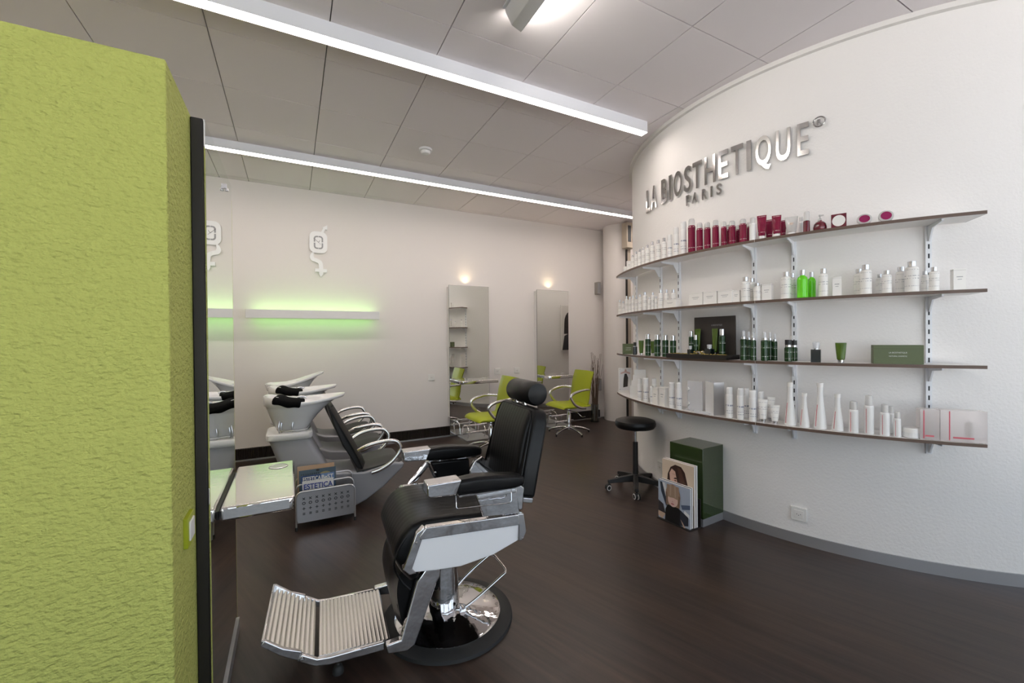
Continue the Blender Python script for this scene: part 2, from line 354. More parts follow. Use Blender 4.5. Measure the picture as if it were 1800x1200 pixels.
# ------------------------------------------------------------------ back wall: light bar, clock, speakers
gl = thing('wall_light', 'white bar wall light with lime green glow above and below', 'light', (.268, YB, 1.653))
MB().box((0, -.147, 0), (1.437, .014, .097)).build('cover', 'lamp_white', gl, bevel=.002)
MB().box((0, -.070, 0), (1.34, .140, .05)).build('housing', 'lamp_white', gl, smooth=0)
MB().box((0, -.095, .028), (1.33, .080, .006)).build('diffuser', 'green_glow', gl, smooth=0)
MB().box((0, -.095, -.028), (1.33, .080, .006)).build('diffuser', 'green_glow', gl, smooth=0)

ck = thing('wall_clock', 'white wall clock joining male and female symbols in one curve', 'clock', (.301, YB, 2.535))
u = .000736; U = lambda x, y: ((x-333)*u, -(y-470)*u)
body = MB(); T0, T1 = -.012, -.024
body.prism([(a+U(333, 0)[0], b+U(0, 466)[1]) for a, b in rrect(268*u, 352*u, 90*u, 8)], T0, T1)
T1 = -.0234; body.prism([U(*p) for p in ((365, 315), (405, 225), (393, 215), (470, 172), (468, 258), (440, 240), (410, 312))], T0, T1)
cl = spline([(*U(255, 630), 0), (*U(232, 690), 0), (*U(245, 745), 0), (*U(300, 765), 0), (*U(355, 800), 0), (*U(368, 870), 0), (*U(368, 960), 0), (*U(360, 1030), 0)], 6)
hw = [9]+[30]*50; ws = []
L_, R_ = [], []
for i, p in enumerate(cl):
    tg = (cl[min(i+1, len(cl)-1)]-cl[max(i-1, 0)]).normalized(); nn = Vector((-tg.y, tg.x, 0)); f = i/(len(cl)-1)
    wd = u*(10+22*min(1, f*5))*(1 if f < .9 else max(.25, (1-f)*10)); L_.append(p+nn*wd); R_.append(p-nn*wd)
T1 = -.0236; body.prism([(q.x, q.y) for q in L_+R_[::-1]], T0, T1)
T1 = -.0244; body.prism([U(278, 898), U(458, 902), U(456, 956), U(276, 952)], T0, T1)
body.build('clock_body', 'clock_white', ck, smooth=0)
seg = MB()
outer = rrect(140*u, 215*u, 45*u, 6); inner = rrect(96*u, 172*u, 26*u, 6)
n = len(outer)
for i in range(n):
    j = (i+1) % n; mx, my = (outer[i][0]+outer[j][0])/2, (outer[i][1]+outer[j][1])/2
    if abs(mx) < 9*u or abs(my) < 9*u: pass
    quad = [outer[i], outer[j], inner[j], inner[i]]
    if (outer[i][0]-outer[j][0])**2+(outer[i][1]-outer[j][1])**2 > (40*u)**2:
        # long straight run: split round the gap
        for f0, f1 in ((0, .44), (.56, 1)):
            lp = lambda A, B, f: (A[0]+(B[0]-A[0])*f, A[1]+(B[1]-A[1])*f)
            seg.prism([lp(outer[i], outer[j], f0), lp(outer[i], outer[j], f1), lp(inner[i], inner[j], f1), lp(inner[i], inner[j], f0)], -.0241, -.0255)
    else: seg.prism(quad, -.0241, -.0255)
seg.build('dial_ring', 'ink_grey', ck, smooth=0)
def hand(x0, y0, x1, y1, wd):
    a = Vector((*U(x0, y0), 0)); b = Vector((*U(x1, y1), 0)); d = (b-a).normalized(); nn = Vector((-d.y, d.x, 0))*wd
    MB().prism([(q.x, q.y) for q in (a+nn, b+nn*.5, b-nn*.5, a-nn)], -.027, -.0285).build('clock_hand', 'slot_dark', ck, smooth=0)
hand(333, 470, 262, 405, .0018); hand(333, 470, 358, 430, .0022); hand(365, 500, 325, 462, .0010)
MB().box((0, -.006, -.02), (.06, .012, .12)).build('wall_mount', 'lamp_white', ck, smooth=0)

for z, lab in ((2.18, 'slim grey wall speaker high beside the round column'), (.56, 'slim grey wall speaker low beside the round column')):
    s = thing('wall_speaker', lab, 'speaker', (4.57, YB, z))
    MB().box((0, -.04, 0), (.07, .08, .20)).build('cabinet', 'grey_spk', s, bevel=.004)
    MB().box((0, -.0815, 0), (.055, .003, .17)).build('grille', 'ink_grey', s, smooth=0)
hb = thing('wall_heater', 'beige boxed unit hung high on the round column', 'appliance', (4.685, 4.98, 2.935))
MB().box((0, 0, 0), (.17, .12, .40)).build('casing', 'beige_metal', hb, bevel=.01)
MB().box((-.035, -.062, .02), (.06, .01, .25)).build('vent_panel', 'slot_dark', hb, bevel=.002)
MB().box((.04, -.062, .02), (.04, .01, .25)).build('front_panel', 'beige_metal', hb, bevel=.002)
MB().box((0, .04, .205), (.08, .03, .03)).build('hanging_bracket', 'grey_spk', hb, smooth=0)
po = thing('slim_post', 'slim dark post beside the round column', 'post', (4.652, 4.99, 0))
MB().box((0, 0, 1.365), (.018, .03, 2.72)).build('post_shaft', 'black_panel', po, smooth=0)
MB().box((.045, .005, 1.365), (.07, .02, 2.72)).build('side_panel', 'beige_metal', po, smooth=0)
MB().box((.03, 0, .003), (.12, .05, .006)).build('foot_plate', 'black_panel', po, smooth=0)

# ------------------------------------------------------------------ salon mirrors with tray and footrest
def salon_mirror(x0, x1, label, side):
    xc = (x0+x1)/2; W = x1-x0
    o = thing('salon_mirror', label, 'mirror', (xc, YB, 0), 0, 'salon mirrors on the back wall')
    MB().box((-.0, -.048, 1.17), (W-.02, .092, 1.82)).build('backing_box', 'trim_white', o, bevel=.004)
    g = MB().box((0, -.098, 1.055), (W, .008, 2.08)).build('mirror_glass', 'mirror_edge', o, smooth=0)
    MB().box((0, -.1025, 1.055), (W-.004, .001, 2.076)).build('mirror_face', 'mirror', o, smooth=0)
    MB().lathe([(.028, 0), (.028, .018)], (-.02, -.05, 2.08), 16).build('lamp_housing', 'satin', o)
    ld = bpy.data.lights.new('mirror_lamp', 'SPOT'); ld.energy = HALO; ld.color = (1, .78, .48); ld.spot_size = radians(150); ld.spot_blend = 1; ld.shadow_soft_size = .03
    lo = bpy.data.objects.new('mirror_lamp', ld); COL.objects.link(lo); lo.parent = o; lo.location = (-.02, -.050, 2.10); lo.rotation_euler = (radians(180+12), 0, 0)
    tr = thing('tray_shelf', label.replace('mirror', 'tray').replace('tall frameless', 'polished metal') + ', on its glass', 'shelf', (xc+.06, YB-.104, .735), 0, 'metal trays on the mirrors')
    MB().prism([(-.29, 0), (-.29, -.20), (-.25, -.23), (.27, -.23), (.29, -.20), (.29, 0)], 0, .045, 'z').build('tray_top', 'hammered', tr, bevel=.006)
    MB().lathe([(.035, .0455), (.033, .047), (.033, .0462), (.0, .0458)], (.20, -.11, 0), 20).build('cup_ring', 'satin', tr)
    ft = thing('foot_rest', label.replace('mirror', 'footrest').replace('tall frameless', 'chrome') + ', on the floor', 'footrest', (xc-.02, YB-.30, 0), 0, 'chrome footrests under the mirrors')
    MB().box((0, 0, .006), (.36, .36, .012)).build('floor_plate', 'satin', ft, bevel=.002)
    for sx in (-.12, .12):
        MB().tube(spline([(sx, .16, .012), (sx, .12, .14), (sx, -.02, .17), (sx, -.10, .10), (sx, -.06, .012)], 5), .008, 8).build('leg', 'chrome', ft)
    for y, z in ((-.02, .175), (-.105, .10)):
        MB().tube([(-.17, y, z), (.17, y, z)], .012, 10).build('rail', 'chrome', ft)
salon_mirror(1.923, 2.525, 'tall frameless mirror behind the first lime chair', -1)
salon_mirror(3.334, 3.922, 'tall frameless mirror behind the second lime chair by the twigs', 1)
# ------------------------------------------------------------------ poster seen in the far mirror
ps = thing('poster', 'framed poster of a dark-haired person on the hidden side of the curved wall', 'poster', (5.06, 4.125, 1.55))
MB().box((0, 0, 0), (.64, .02, .90)).build('poster_board', 'paper', ps, smooth=0)
PM = Matrix.Translation((0, .0112, 0)) @ Matrix.Rotation(pi, 4, 'Z') @ Matrix.Rotation(pi/2, 4, 'X')
print_panel('poster_print', ps, [((.70, .68, .66), [(-.31, -.44), (.31, -.44), (.31, .44), (-.31, .44)]),
    ((.02, .015, .014), ell(.08, .10, .17, .24)), ((.02, .015, .014), [(-.02, .1), (.25, .1), (.26, -.12), (-.05, -.12)]), ((.55, .36, .28), ell(.06, .08, .09, .14)),
    ((.02, .015, .014), [(-.05, .17), (.05, .26), (.2, .2), (.16, .10), (.1, .17)]), ((.03, .03, .035), [(-.16, -.44), (-.10, -.14), (.08, -.08), (.25, -.16), (.30, -.44)])], PM)

# ------------------------------------------------------------------ barber chair (local: +x forward, +y its left, towards the camera)
bc = thing('barber_chair', 'black leather barber chair with chrome frame and white side panels', 'chair', (.66, 1.955, 0), radians(176.5))
MB().lathe([(.250, 0), (.313, 0), (.310, .014), (.290, .024), (.252, .026)], n=72).build('rubber_ring', 'black_rubber', bc)
MB().lathe([(.253, .012), (.253, .028), (.245, .032), (.17, .046), (.10, .058), (.072, .062)], n=72).build('base_plate', 'chrome', bc)
MB().lathe([(.070, .055), (.074, .075), (.071, .12), (.062, .36), (.062, .41)], (.02, 0, 0), 40).build('column', 'chrome', bc)
lv = MB().tube(spline([(-.045, -.05, .09), (-.12, -.06, .145), (-.235, -.065, .21), (-.262, -.05, .214), (-.27, -.02, .207), (-.278, .05, .197), (-.272, .078, .19), (-.25, .085, .18), (-.13, .085, .11), (-.06, .075, .07), (-.02, .06, .06)], 5), .0068, 10)
lv.build('foot_pump_lever', 'chrome', bc)
MB().lathe([(.014, -.012), (.014, .012)], n=12, m=Matrix.Translation((-.05, .075, .066)) @ Matrix.Rotation(pi/2, 4, 'X')).build('lever_pivot', 'chrome', bc)
# side skirts
skirt = [(.19, .538), (.235, .425), (.215, .402), (.127, .390), (.017, .381), (-.133, .398), (-.256, .438), (-.262, .512)]
for s in (1, -1):
    p = MB().prism(skirt, s*.255, s*.274).build('side_panel', 'white_gloss', bc, bevel=.004)
    MB().prism([(.165, .579), (.195, .545), (.19, .532), (-.262, .508), (-.270, .556)], s*.25, s*.282).build('seat_rail', 'chrome', bc, bevel=.004)
    MB().prism([(.17, .582), (.205, .56), (.26, .425), (.235, .398), (.205, .398), (.222, .422), (.178, .538)], s*.244, s*.280).build('front_trim', 'chrome', bc, bevel=.004)
    MB().prism([(-.248, .561), (-.278, .558), (-.292, .475), (-.272, .436), (-.250, .44), (-.254, .51)], s*.25, s*.283).build('rear_cap', 'satin', bc, bevel=.004)
    for x, z in ((.205, .525), (-.27, .447)):
        MB().lathe([(.006, 0), (.005, .004), (.0, .005)], n=10, m=Matrix.Translation((x, s*.281, z)) @ Matrix.Rotation(-s*pi/2, 4, 'X')).build('screw', 'chrome', bc)
MB().prism([(.20, .545), (.225, .42), (.12, .40), (.01, .39), (-.13, .405), (-.25, .445), (-.25, .555), (-.1, .545)], -.256, .256).build('seat_pan', 'black_plastic', bc, bevel=.006)
def channelled(prof, hw, depth, n, amp, edge=.03):
    # padded sheet following (x,z) profile; n stitched channels across the width
    mb = MB(); P = [Vector((x, 0, z)) for x, z in prof]; N = []
    for i in range(len(P)):
        t = (P[min(i+1, len(P)-1)]-P[max(i-1, 0)]).normalized(); N.append(Vector((t.z, 0, -t.x)))
    ys = [-hw+2*hw*k/(n*6) for k in range(n*6+1)]; top = []; W = len(ys)
    for i, p in enumerate(P):
        for k, y in enumerate(ys):
            e = min(1, (hw-abs(y))/edge); bul = math.sqrt(max(0, 1-(1-e)**2)); ph = (k % 6)/6
            top.append(p+N[i]*(-depth+depth*bul+amp*abs(sin(pi*ph))*(1 if e >= 1 else e))+Vector((0, y, 0)))
    bot = [p+Vector((0, y, 0))-N[i]*(depth+.012) for i, p in enumerate(P) for y in ys]
    K = len(top); fs = []
    R = len(P)
    for i in range(R-1):
        for k in range(W-1):
            a, b, c, d = i*W+k, i*W+k+1, (i+1)*W+k+1, (i+1)*W+k; fs += [(a, b, c, d), (K+d, K+c, K+b, K+a)]
        fs += [(i*W, (i+1)*W, K+(i+1)*W, K+i*W), ((i+1)*W+W-1, i*W+W-1, K+i*W+W-1, K+(i+1)*W+W-1)]
    for k in range(W-1): fs += [(k+1, k, K+k, K+k+1), ((R-1)*W+k, (R-1)*W+k+1, K+(R-1)*W+k+1, K+(R-1)*W+k)]
    return mb.add(top+bot, fs)
seatp = [(q.x, q.z) for q in spline([(-.24, 0, .560), (-.12, 0, .572), (.04, 0, .588), (.15, 0, .592), (.215, 0, .578), (.258, 0, .535), (.283, 0, .48), (.282, 0, .44), (.255, 0, .385), (.222, 0, .345)], 4)]
channelled(seatp[::-1], .243, .035, 13, .0004, .035).build('seat_cushion', 'black_leather', bc, smooth=60)
MB().prism([(-.24, .545), (.2, .575), (.262, .50), (.262, .44), (.21, .35), (.17, .40), (-.24, .50)], -.238, .238).build('seat_core', 'black_leather', bc, bevel=.01)
MB().tube([(*(lambda q: (q[0]+.002, .236, q[1]-.03))(q),) for q in seatp[8:]], .004, 6).build('seat_piping', 'black_leather', bc)
# backrest
tilt = radians(-14.5)
BM = Matrix.Translation((-.285, 0, .615)) @ Matrix.Rotation(tilt, 4, 'Y')
def back_outline(inset=0, z0=0.0, h=.41):
    wb, wt, r = .245-inset, .208-inset, .055
    pts = [(-wb, z0+inset), (wb, z0+inset), (wt+.008, h-r-inset)]
    for i in range(1, 6): a = radians(90*i/6); pts.append((wt-r+r*cos(a), h-inset-r+r*sin(a)))
    pts.append((wt-r, h-inset)); pts.append((-wt+r, h-inset))
    for i in range(1, 6): a = radians(90+90*i/6); pts.append((-wt+r+r*cos(a), h-inset-r+r*sin(a)))
    pts.append((-wt-.008, h-r-inset)); return pts
MB().prism(back_outline(), -.075, .010, 'x', BM).build('backrest', 'black_leather', bc, bevel=.018, seg=4)
bp_ = [(q.x, q.z) for q in spline([(.012, 0, .03), (.024, 0, .12), (.030, 0, .22), (.028, 0, .32), (.014, 0, .395)], 4)]
ch = channelled(bp_, .188, .018, 13, .0005, .03); ch.v = [tuple(BM @ (Vector(v))) for v in ch.v]
ch.build('back_pad', 'black_leather', bc, smooth=60)
MB().tube([BM @ Vector((.013, y, z)) for y, z in back_outline(.012)], .0045, 8, closed=True).build('back_piping', 'black_leather', bc)
MB().box((-.035, 0, -.012), (.07, .47, .024), BM).build('back_trim', 'satin', bc, bevel=.004)
for s in (1, -1):
    MB().prism([(-.20, .56), (-.29, .56), (-.30, .66), (-.265, .69), (-.22, .67), (-.19, .62)], s*.225, s*.25).build('hinge_plate', 'chrome', bc, bevel=.006)
# headrest on two flat posts
for s in (-.05, .05): MB().box((-.398, s, 1.01), (.012, .028, .085)).build('headrest_post', 'chrome', bc, bevel=.002)
MB().lathe([(.035, -.138), (.052, -.134), (.060, -.122), (.061, 0), (.060, .122), (.052, .134), (.035, .138)], n=36, m=Matrix.Translation((-.432, .0, 1.070)) @ Matrix.Rotation(pi/2, 4, 'X')).build('headrest', 'black_leather', bc)
for s in (1, -1):
    yc = s*.275
    ring = []
    for x, z0, z1, hw in ((.045, .702, .752, .030), (.02, .695, .760, .036), (-.05, .690, .764, .039), (-.14, .688, .757, .039), (-.23, .686, .745, .037), (-.265, .69, .735, .030), (-.278, .70, .722, .016)):
        ring.append([(x, yc+hw*a, (z0+z1)/2+(z1-z0)/2*b) for a, b in ((-.7, -1), (.7, -1), (1, -.6), (1, .6), (.7, 1), (-.7, 1), (-1, .6), (-1, -.6))])
    MB().loft(ring).build('armrest_pad', 'black_leather', bc, bevel=.004, smooth=50)
    MB().prism([(.165, .762), (.165, .716), (.155, .709), (.045, .704), (.02, .764)], yc-.040, yc+.040).build('armrest_end', 'chrome', bc, bevel=.005)
    MB().prism([(.03, .696), (-.24, .690), (-.235, .684), (.03, .688)], yc-.028, yc+.028).build('arm_bar', 'chrome', bc, smooth=0)
    if s < 0:
        MB().prism([(.03, .688), (.045, .69), (-.012, .57), (-.028, .57)], yc-.008, yc+.01).build('arm_post', 'chrome', bc, bevel=.002)
        MB().prism([(.02, .684), (-.20, .68), (-.21, .585), (-.02, .578)], yc-.008, yc+.020).build('arm_side_pad', 'black_leather', bc, bevel=.012, seg=3)
        MB().lathe([(.008, 0), (.006, .004), (0, .005)], n=10, m=Matrix.Translation((-.006, yc+.022, .628)) @ Matrix.Rotation(-pi/2, 4, 'X')).build('stud', 'chrome', bc)
    else:
        MB().prism([(-.05, .688), (-.245, .684), (-.262, .56), (-.085, .575)], yc-.02, yc+.002).build('arm_bracket', 'chrome', bc, bevel=.004)
        MB().box((-.15, yc+.004, .665), (.18, .01, .014)).build('arm_slide', 'satin', bc, bevel=.003)
        MB().tube([(.045, yc+.03, .70), (.045, yc+.032, .652), (.040, yc+.034, .645), (-.20, yc+.034, .630), (-.208, yc+.032, .637), (-.208, yc+.03, .69)], .0028, 8).build('towel_wire', 'chrome', bc)
MB().tube([(.02, -.30, .675), (.06, -.31, .625), (.125, -.31, .555)], .010, 8, flat=1.6).build('recline_lever', 'chrome', bc)
# leg rest, side arms, footrest
for s in (1, -1):
    MB().prism([(.195, .335), (.150, .390), (.095, .385), (.095, .335), (.110, .315), (.205, .075), (.235, .058), (.318, .070), (.322, .108), (.262, .112)], s*.198, s*.232).build('leg_arm', 'chrome', bc, bevel=.006, seg=3)
cf = [(q.x, q.z) for q in spline([(.232, 0, .085), (.268, 0, .15), (.285, 0, .23), (.290, 0, .30), (.275, 0, .37), (.24, 0, .405)], 4)]
channelled(cf, .190, .02, 1, 0, .04).build('calf_pad', 'black_leather', bc, smooth=60)
MB().prism([(.225, .09), (.255, .15), (.27, .23), (.27, .30), (.25, .38), (.20, .38), (.17, .25)], -.185, .185).build('calf_board', 'black_leather', bc, bevel=.008)
def ribbed(x0, z0, x1, z1, n, hw, name, thick=.012):
    a = Vector((x0, 0, z0)); b = Vector((x1, 0, z1)); d = (b-a); Ln = d.length; t = d.normalized(); nn = Vector((-t.z, 0, t.x));
    if nn.z < 0: nn = -nn
    prof = []
    for k in range(n):
        for q in range(6):
            f = (k+q/6)/n; prof.append(a+t*(f*Ln)+nn*(.006*math.sqrt(max(0, 1-(2*(q/6)-1)**2))))
    prof.append(b); pts = [(p.x, p.z) for p in prof]+[(b-nn*thick).to_tuple()[::2], (a-nn*thick).to_tuple()[::2]]
    return MB().prism(pts, -hw, hw).build(name, 'gold_chrome', bc, smooth=50)
ribbed(.300, .100, .572, .112, 17, .188, 'foot_plate'); ribbed(.585, .116, .752, .222, 10, .188, 'toe_plate')
for s in (1, -1):
    MB().prism([(.325, .108), (.325, .074), (.53, .080), (.585, .092), (.645, .130), (.628, .152), (.575, .118), (.53, .112)], s*.19, s*.207).build('footrest_rail', 'chrome', bc, bevel=.004)
    MB().prism([(.628, .160), (.640, .128), (.70, .165), (.765, .222), (.752, .240), (.69, .19)], s*.186, s*.202).build('toe_rail', 'chrome', bc, bevel=.003)
    MB().lathe([(.009, 0), (.007, .004), (0, .005)], n=10, m=Matrix.Translation((.628, s*.207, .135)) @ Matrix.Rotation(-s*pi/2, 4, 'X')).build('bolt', 'chrome', bc)
MB().box((.758, 0, .229), (.010, .40, .022)).build('toe_edge', 'chrome', bc, bevel=.003)
MB().tube([(.50, .15, .10), (.50, .15, .03)], .006, 8).build('foot_post', 'chrome', bc)
MB().lathe([(.022, 0), (.022, .012), (.015, .03), (.008, .034)], (.50, .15, 0), 16).build('foot_pad', 'black_rubber', bc)

# ------------------------------------------------------------------ side table on the tall mirror
tb = thing('wall_table', 'hammered polished metal ledge with cup hole beside the tall mirror', 'table', (-.112, 2.065, .76))
tm = MB().prism([(-.118, -.275), (.105, -.275), (.116, -.264), (.116, .275), (-.118, .275)], -.050, 0, 'z')
tm.build('table_top', 'hammered', tb, bevel=.008, seg=3)
MB().lathe([(.040, .001), (.037, .003), (.035, .001), (.034, -.006), (.0, -.007)], (.05, .185, 0.0005), 32).build('cup_ring', 'satin', tb)
MB().box((-.1215, 0, -.034), (.007, .5, .03)).build('mounting_rail', 'black_plastic', tb, smooth=0)

# ------------------------------------------------------------------ magazine cart
mc = thing('magazine_rack', 'perforated grey metal magazine rack on four thin legs beside the barber chair', 'rack', (.21, 3.335, 0))
def arch(y, z, w=.196):
    return MB().tube([(-w, y, .02), (-w, y, z-.04)]+[(-w+.04-.04*cos(radians(a)), y, z-.04+.04*sin(radians(a))) for a in (20, 45, 70, 90)]+[(w-.04+.04*sin(radians(a)), y, z-.04+.04*cos(radians(a))) for a in (0, 20, 45, 70, 90)]+[(w, y, .02)], .0065, 10)
for y, z in ((0, .272), (.085, .30), (.155, .335)): arch(y, z).build('arch_frame', 'satin', mc)
for y in (0, .155):
    for x in (-.196, .196): MB().lathe([(.009, 0), (.009, .022), (.0075, .026)], (x, y, 0), 12).build('rubber_foot', 'black_rubber', mc)
# front sheet with punched symbols: the sheet plus dark punched marks set into it
MB().prism(rrect(.385, .215, .03, 5, 0, .160), -.003, .003).build('front_panel', 'satin', mc, smooth=0)
MB().box((0, .155, .16), (.385, .004, .21)).build('rear_panel', 'satin', mc, smooth=0)
MB().box((0, .078, .055), (.385, .155, .004)).build('bottom_tray', 'satin', mc, smooth=0)
pn = MB()
for i in range(8):
    x = -.147+i*.042
    for j, z in enumerate((.222, .190, .152, .115)):
        m = Matrix.Translation((x, -.0042, z))
        if j == 0:
            for a in (45, -45): pn.box((0, 0, 0), (.022, .001, .004), m @ Matrix.Rotation(radians(a), 4, 'Y'))
        elif j == 1:
            for k in range(10):
                a = 2*pi*k/10; pn.box((.0085*cos(a), 0, .0085*sin(a)), (.006, .001, .004), m)
        elif j == 2: pn.box((0, 0, 0), (.020, .001, .004), m).box((0, 0, 0), (.004, .001, .020), m)
        else:
            for k in (-.006, 0, .006): pn.box((0, 0, k), (.016, .001, .003), m)
pn.build('punched_symbols', 'slot_dark', mc, smooth=0)
def magazine(loc, w, h, tiltx, polys, label, txt=None, cover=(.8, .8, .8), rz=0, th=.008, grp='magazines in the grey rack', txtcol='ink_blue'):
    o = thing('magazine', label, 'magazine', loc, rz, grp); o.rotation_euler = (tiltx, 0, rz)
    MB().box((0, 0, h/2), (w-.003, th, h-.003)).build('pages', 'paper', o, smooth=0)
    PMx = Matrix.Translation((0, -th/2-.0008, 0)) @ Matrix.Rotation(pi/2, 4, 'X')
    print_panel('cover', o, [(cover, [(-w/2, 0), (w/2, 0), (w/2, h), (-w/2, h)])]+polys, PMx)
    for (s, x0, x1, y0, y1, mt) in (txt or []):
        me = fit_text(text_mesh(s, mt, 1, .0, .02, 'title'), x0, x1, y0, y1)
        for v in me.vertices: v.co.z = 0
        t_ = link('title', me, o); t_.matrix_local = PMx @ Matrix.Translation((0, 0, .004))
    return o
magazine((.160, 3.385, .06), .21, .265, radians(-4), [((.10, .14, .30), ell(.0, .10, .06, .09)), ((.55, .40, .34), ell(.0, .13, .03, .045))], 'white magazine with large blue title at the front of the grey rack',
    [('ESTETICA', -.095, .098, .205, .245, 'ink_blue')], (.80, .79, .80))
magazine((.160, 3.403, .06), .225, .300, radians(-4), [((.14, .24, .48), [(.02, .25), (.112, .25), (.112, .3), (.02, .3)])], 'navy magazine with white title, second in the grey rack',
    [('ESTETICA', -.10, .02, .258, .290, 'ink_white'), ('BeST', .025, .105, .258, .290, 'ink_white')], (.03, .07, .20))
magazine((.160, 3.421, .06), .25, .335, radians(-4), [((.30, .27, .15), ell(.05, .27, .05, .04)), ((.55, .42, .33), ell(.06, .25, .025, .035)), ((.02, .02, .02), ell(0, .325, .012, .008))]+[((.03, .05, .07), [(-.11+.014*i, .295), (-.104+.014*i, .295), (-.104+.014*i, .31), (-.11+.014*i, .31)]) for i in range(9)], 'slate blue magazine with a blond head, third in the grey rack', None, (.07, .11, .15))
magazine((.150, 3.438, .06), .25, .362, radians(-4), [], 'plain tan folder at the back of the grey rack', None, (.50, .34, .22))

# ------------------------------------------------------------------ wash stations
def wash_station(y, label, tip=0):
    o = thing('wash_chair', label, 'wash station', (0, y, 0), 0, 'wash stations along the back wall')
    # pedestal
    sec = lambda x0, x1, z, hw: [(q[0], q[1], z) for q in rrect(x1-x0, 2*hw, .05, 4, (x0+x1)/2, 0)]
    MB().loft([sec(.07, .36, 0, .12), sec(.0, .31, .2, .14), (sec(-.10, .21, .42, .158)), sec(-.160, .118, .605, .165)]).build('pedestal', 'grey_plastic', o, smooth=50)
    MB().loft([sec(-.165, .125, .600, .17), sec(-.178, .135, .612, .182), sec(-.178, .135, .648, .182), sec(-.170, .127, .656, .175)]).build('pedestal_lid', 'lamp_white', o, smooth=50)
    # ceramic bowl
    def ring(cx, a, b, z, tp, zf=None, n=36):
        out = []
        for k in range(n):
            t = 2*pi*k/n; x = cx+a*cos(t); yy = b*sin(t)*(1-tp*(.5+.5*cos(t)))
            out.append((x, yy, z+(zf(x) if zf else 0)))
        return out
    def rg(x0, x1, hw, z, zf=None, tp=.45, n=40):
        out = []
        for k in range(n):
            t = 2*pi*k/n; c_, s_ = cos(t), sin(t); f = .5+.5*c_
            x = (x0+x1)/2+(x1-x0)/2*math.copysign(abs(c_)**.85, c_); yy = hw*math.copysign(abs(s_)**.85, s_)*(1-tp*f*f)
            out.append((x, yy, z+(zf(x) if zf else 0)))
        return out
    rim = lambda x: .040*min(1, max(0, (.02-x)/.18))**1.5+.028*max(0, (x-.08)/.30)**1.4
    fr = lambda k: (lambda x: k*max(0, x/.38)**1.3)
    rings = [rg(-.105, .10, .10, .652, None, 0), rg(-.13, .13, .125, .70, None, .1), rg(-.15, .185, .16, .75, fr(.05), .2), rg(-.168, .255, .195, .795, fr(.07), .3), rg(-.180, .315, .212, .833, fr(.055)),
             rg(-.187, .352, .219, .850, fr(.04)), rg(-.195, .372, .226, .856, fr(.035)), rg(-.200, .385, .228, .880, rim), rg(-.196, .382, .222, .887, rim), rg(-.180, .366, .204, .883, rim),
             rg(-.160, .30, .18, .84, fr(.06), .3), rg(-.12, .16, .13, .775, None, .1), rg(-.05, .01, .03, .76, None, 0)]
    b = MB().loft(rings).build('wash_bowl', 'ceramic', o, smooth=70)
    if tip: b.matrix_local = Matrix.Translation((.0, 0, .70)) @ Matrix.Rotation(-tip, 4, 'Y') @ Matrix.Translation((-.01, 0, -.685))
    for x, yy in ((-.09, -.125), (-.075, -.118), (.0, -.13)):
        MB().tube(spline([(x, yy, .655), (x-.004, yy-.012, .70), (x+.006, yy+.004, .76), (x+.01, yy+.03, .80)], 4), .006, 8).build('hose', 'satin', o)
    MB().tube(spline([(-.08, -.14, .672), (.02, -.15, .668), (.10, -.13, .672), (.12, -.08, .69)], 5), .006, 8).build('hose', 'satin', o)
    MB().tube(spline([(.03, 0, .80), (.03, 0, .88), (.06, 0, .905), (.10, 0, .895)], 5), .010, 10).build('tap', 'chrome', o)
    # lounge shell
    sh = MB(); prof = [(.16, .0, .13), (.40, .0, .15), (.52, .055, .17), (.66, .16, .21), (.80, .295, .235), (.815, .33, .24), (.74, .345, .24), (.50, .30, .22), (.30, .32, .20), (.20, .36, .18)]
    for s in (-1, 1): pass
    n = len(prof); vs = [(x, -h, z) for x, z, h in prof]+[(x, h, z) for x, z, h in prof]
    sh.add(vs, [tuple(range(n)), tuple(range(2*n-1, n-1, -1))]+[(i, i+n, (i+1) % n+n, (i+1) % n) for i in range(n)])
    sh.build('seat_shell', 'grey_plastic', o, bevel=.015, seg=3)
    st = [(q.x, q.z) for q in spline([(.44, 0, .345), (.56, 0, .355), (.68, 0, .375), (.78, 0, .37), (.815, 0, .335)], 4)]
    channelled(st[::-1], .215, .03, 1, 0, .05).build('seat_pad', 'seat_dark', o, smooth=60)
    bk = [(q.x, q.z) for q in spline([(.535, 0, .30), (.50, 0, .40), (.445, 0, .52), (.375, 0, .66), (.315, 0, .78), (.285, 0, .835)], 4)]
    channelled(bk, .205, .035, 1, 0, .07).build('backrest', 'black_leather', o, smooth=60)
    MB().prism([(.51, .285), (.49, .38), (.40, .52), (.33, .66), (.285, .78), (.262, .83), (.245, .82), (.275, .70), (.345, .52), (.44, .35), (.48, .28)], -.19, .19).build('back_shell', 'black_plastic', o, bevel=.015, seg=3)
    for s in (-1, 1):
        pts = [(.455, s*.21, .475), (.52, s*.235, .508), (.61, s*.245, .527), (.70, s*.245, .530), (.755, s*.243, .512), (.782, s*.24, .455), (.755, s*.238, .40), (.70, s*.235, .345), (.62, s*.23, .302), (.555, s*.22, .285)]
        MB().tube(spline(pts, 4), .013, 10, flat=1.25).build('armrest', 'gold_chrome', o)
    return o
wash_station(3.72, 'wash station with white basin nearest the camera, towel on its rim')
wash_station(4.45, 'middle wash station of three with white basin, towel on its rim')
wash_station(5.14, 'farthest wash station against the back wall, its basin tipped up', radians(13))
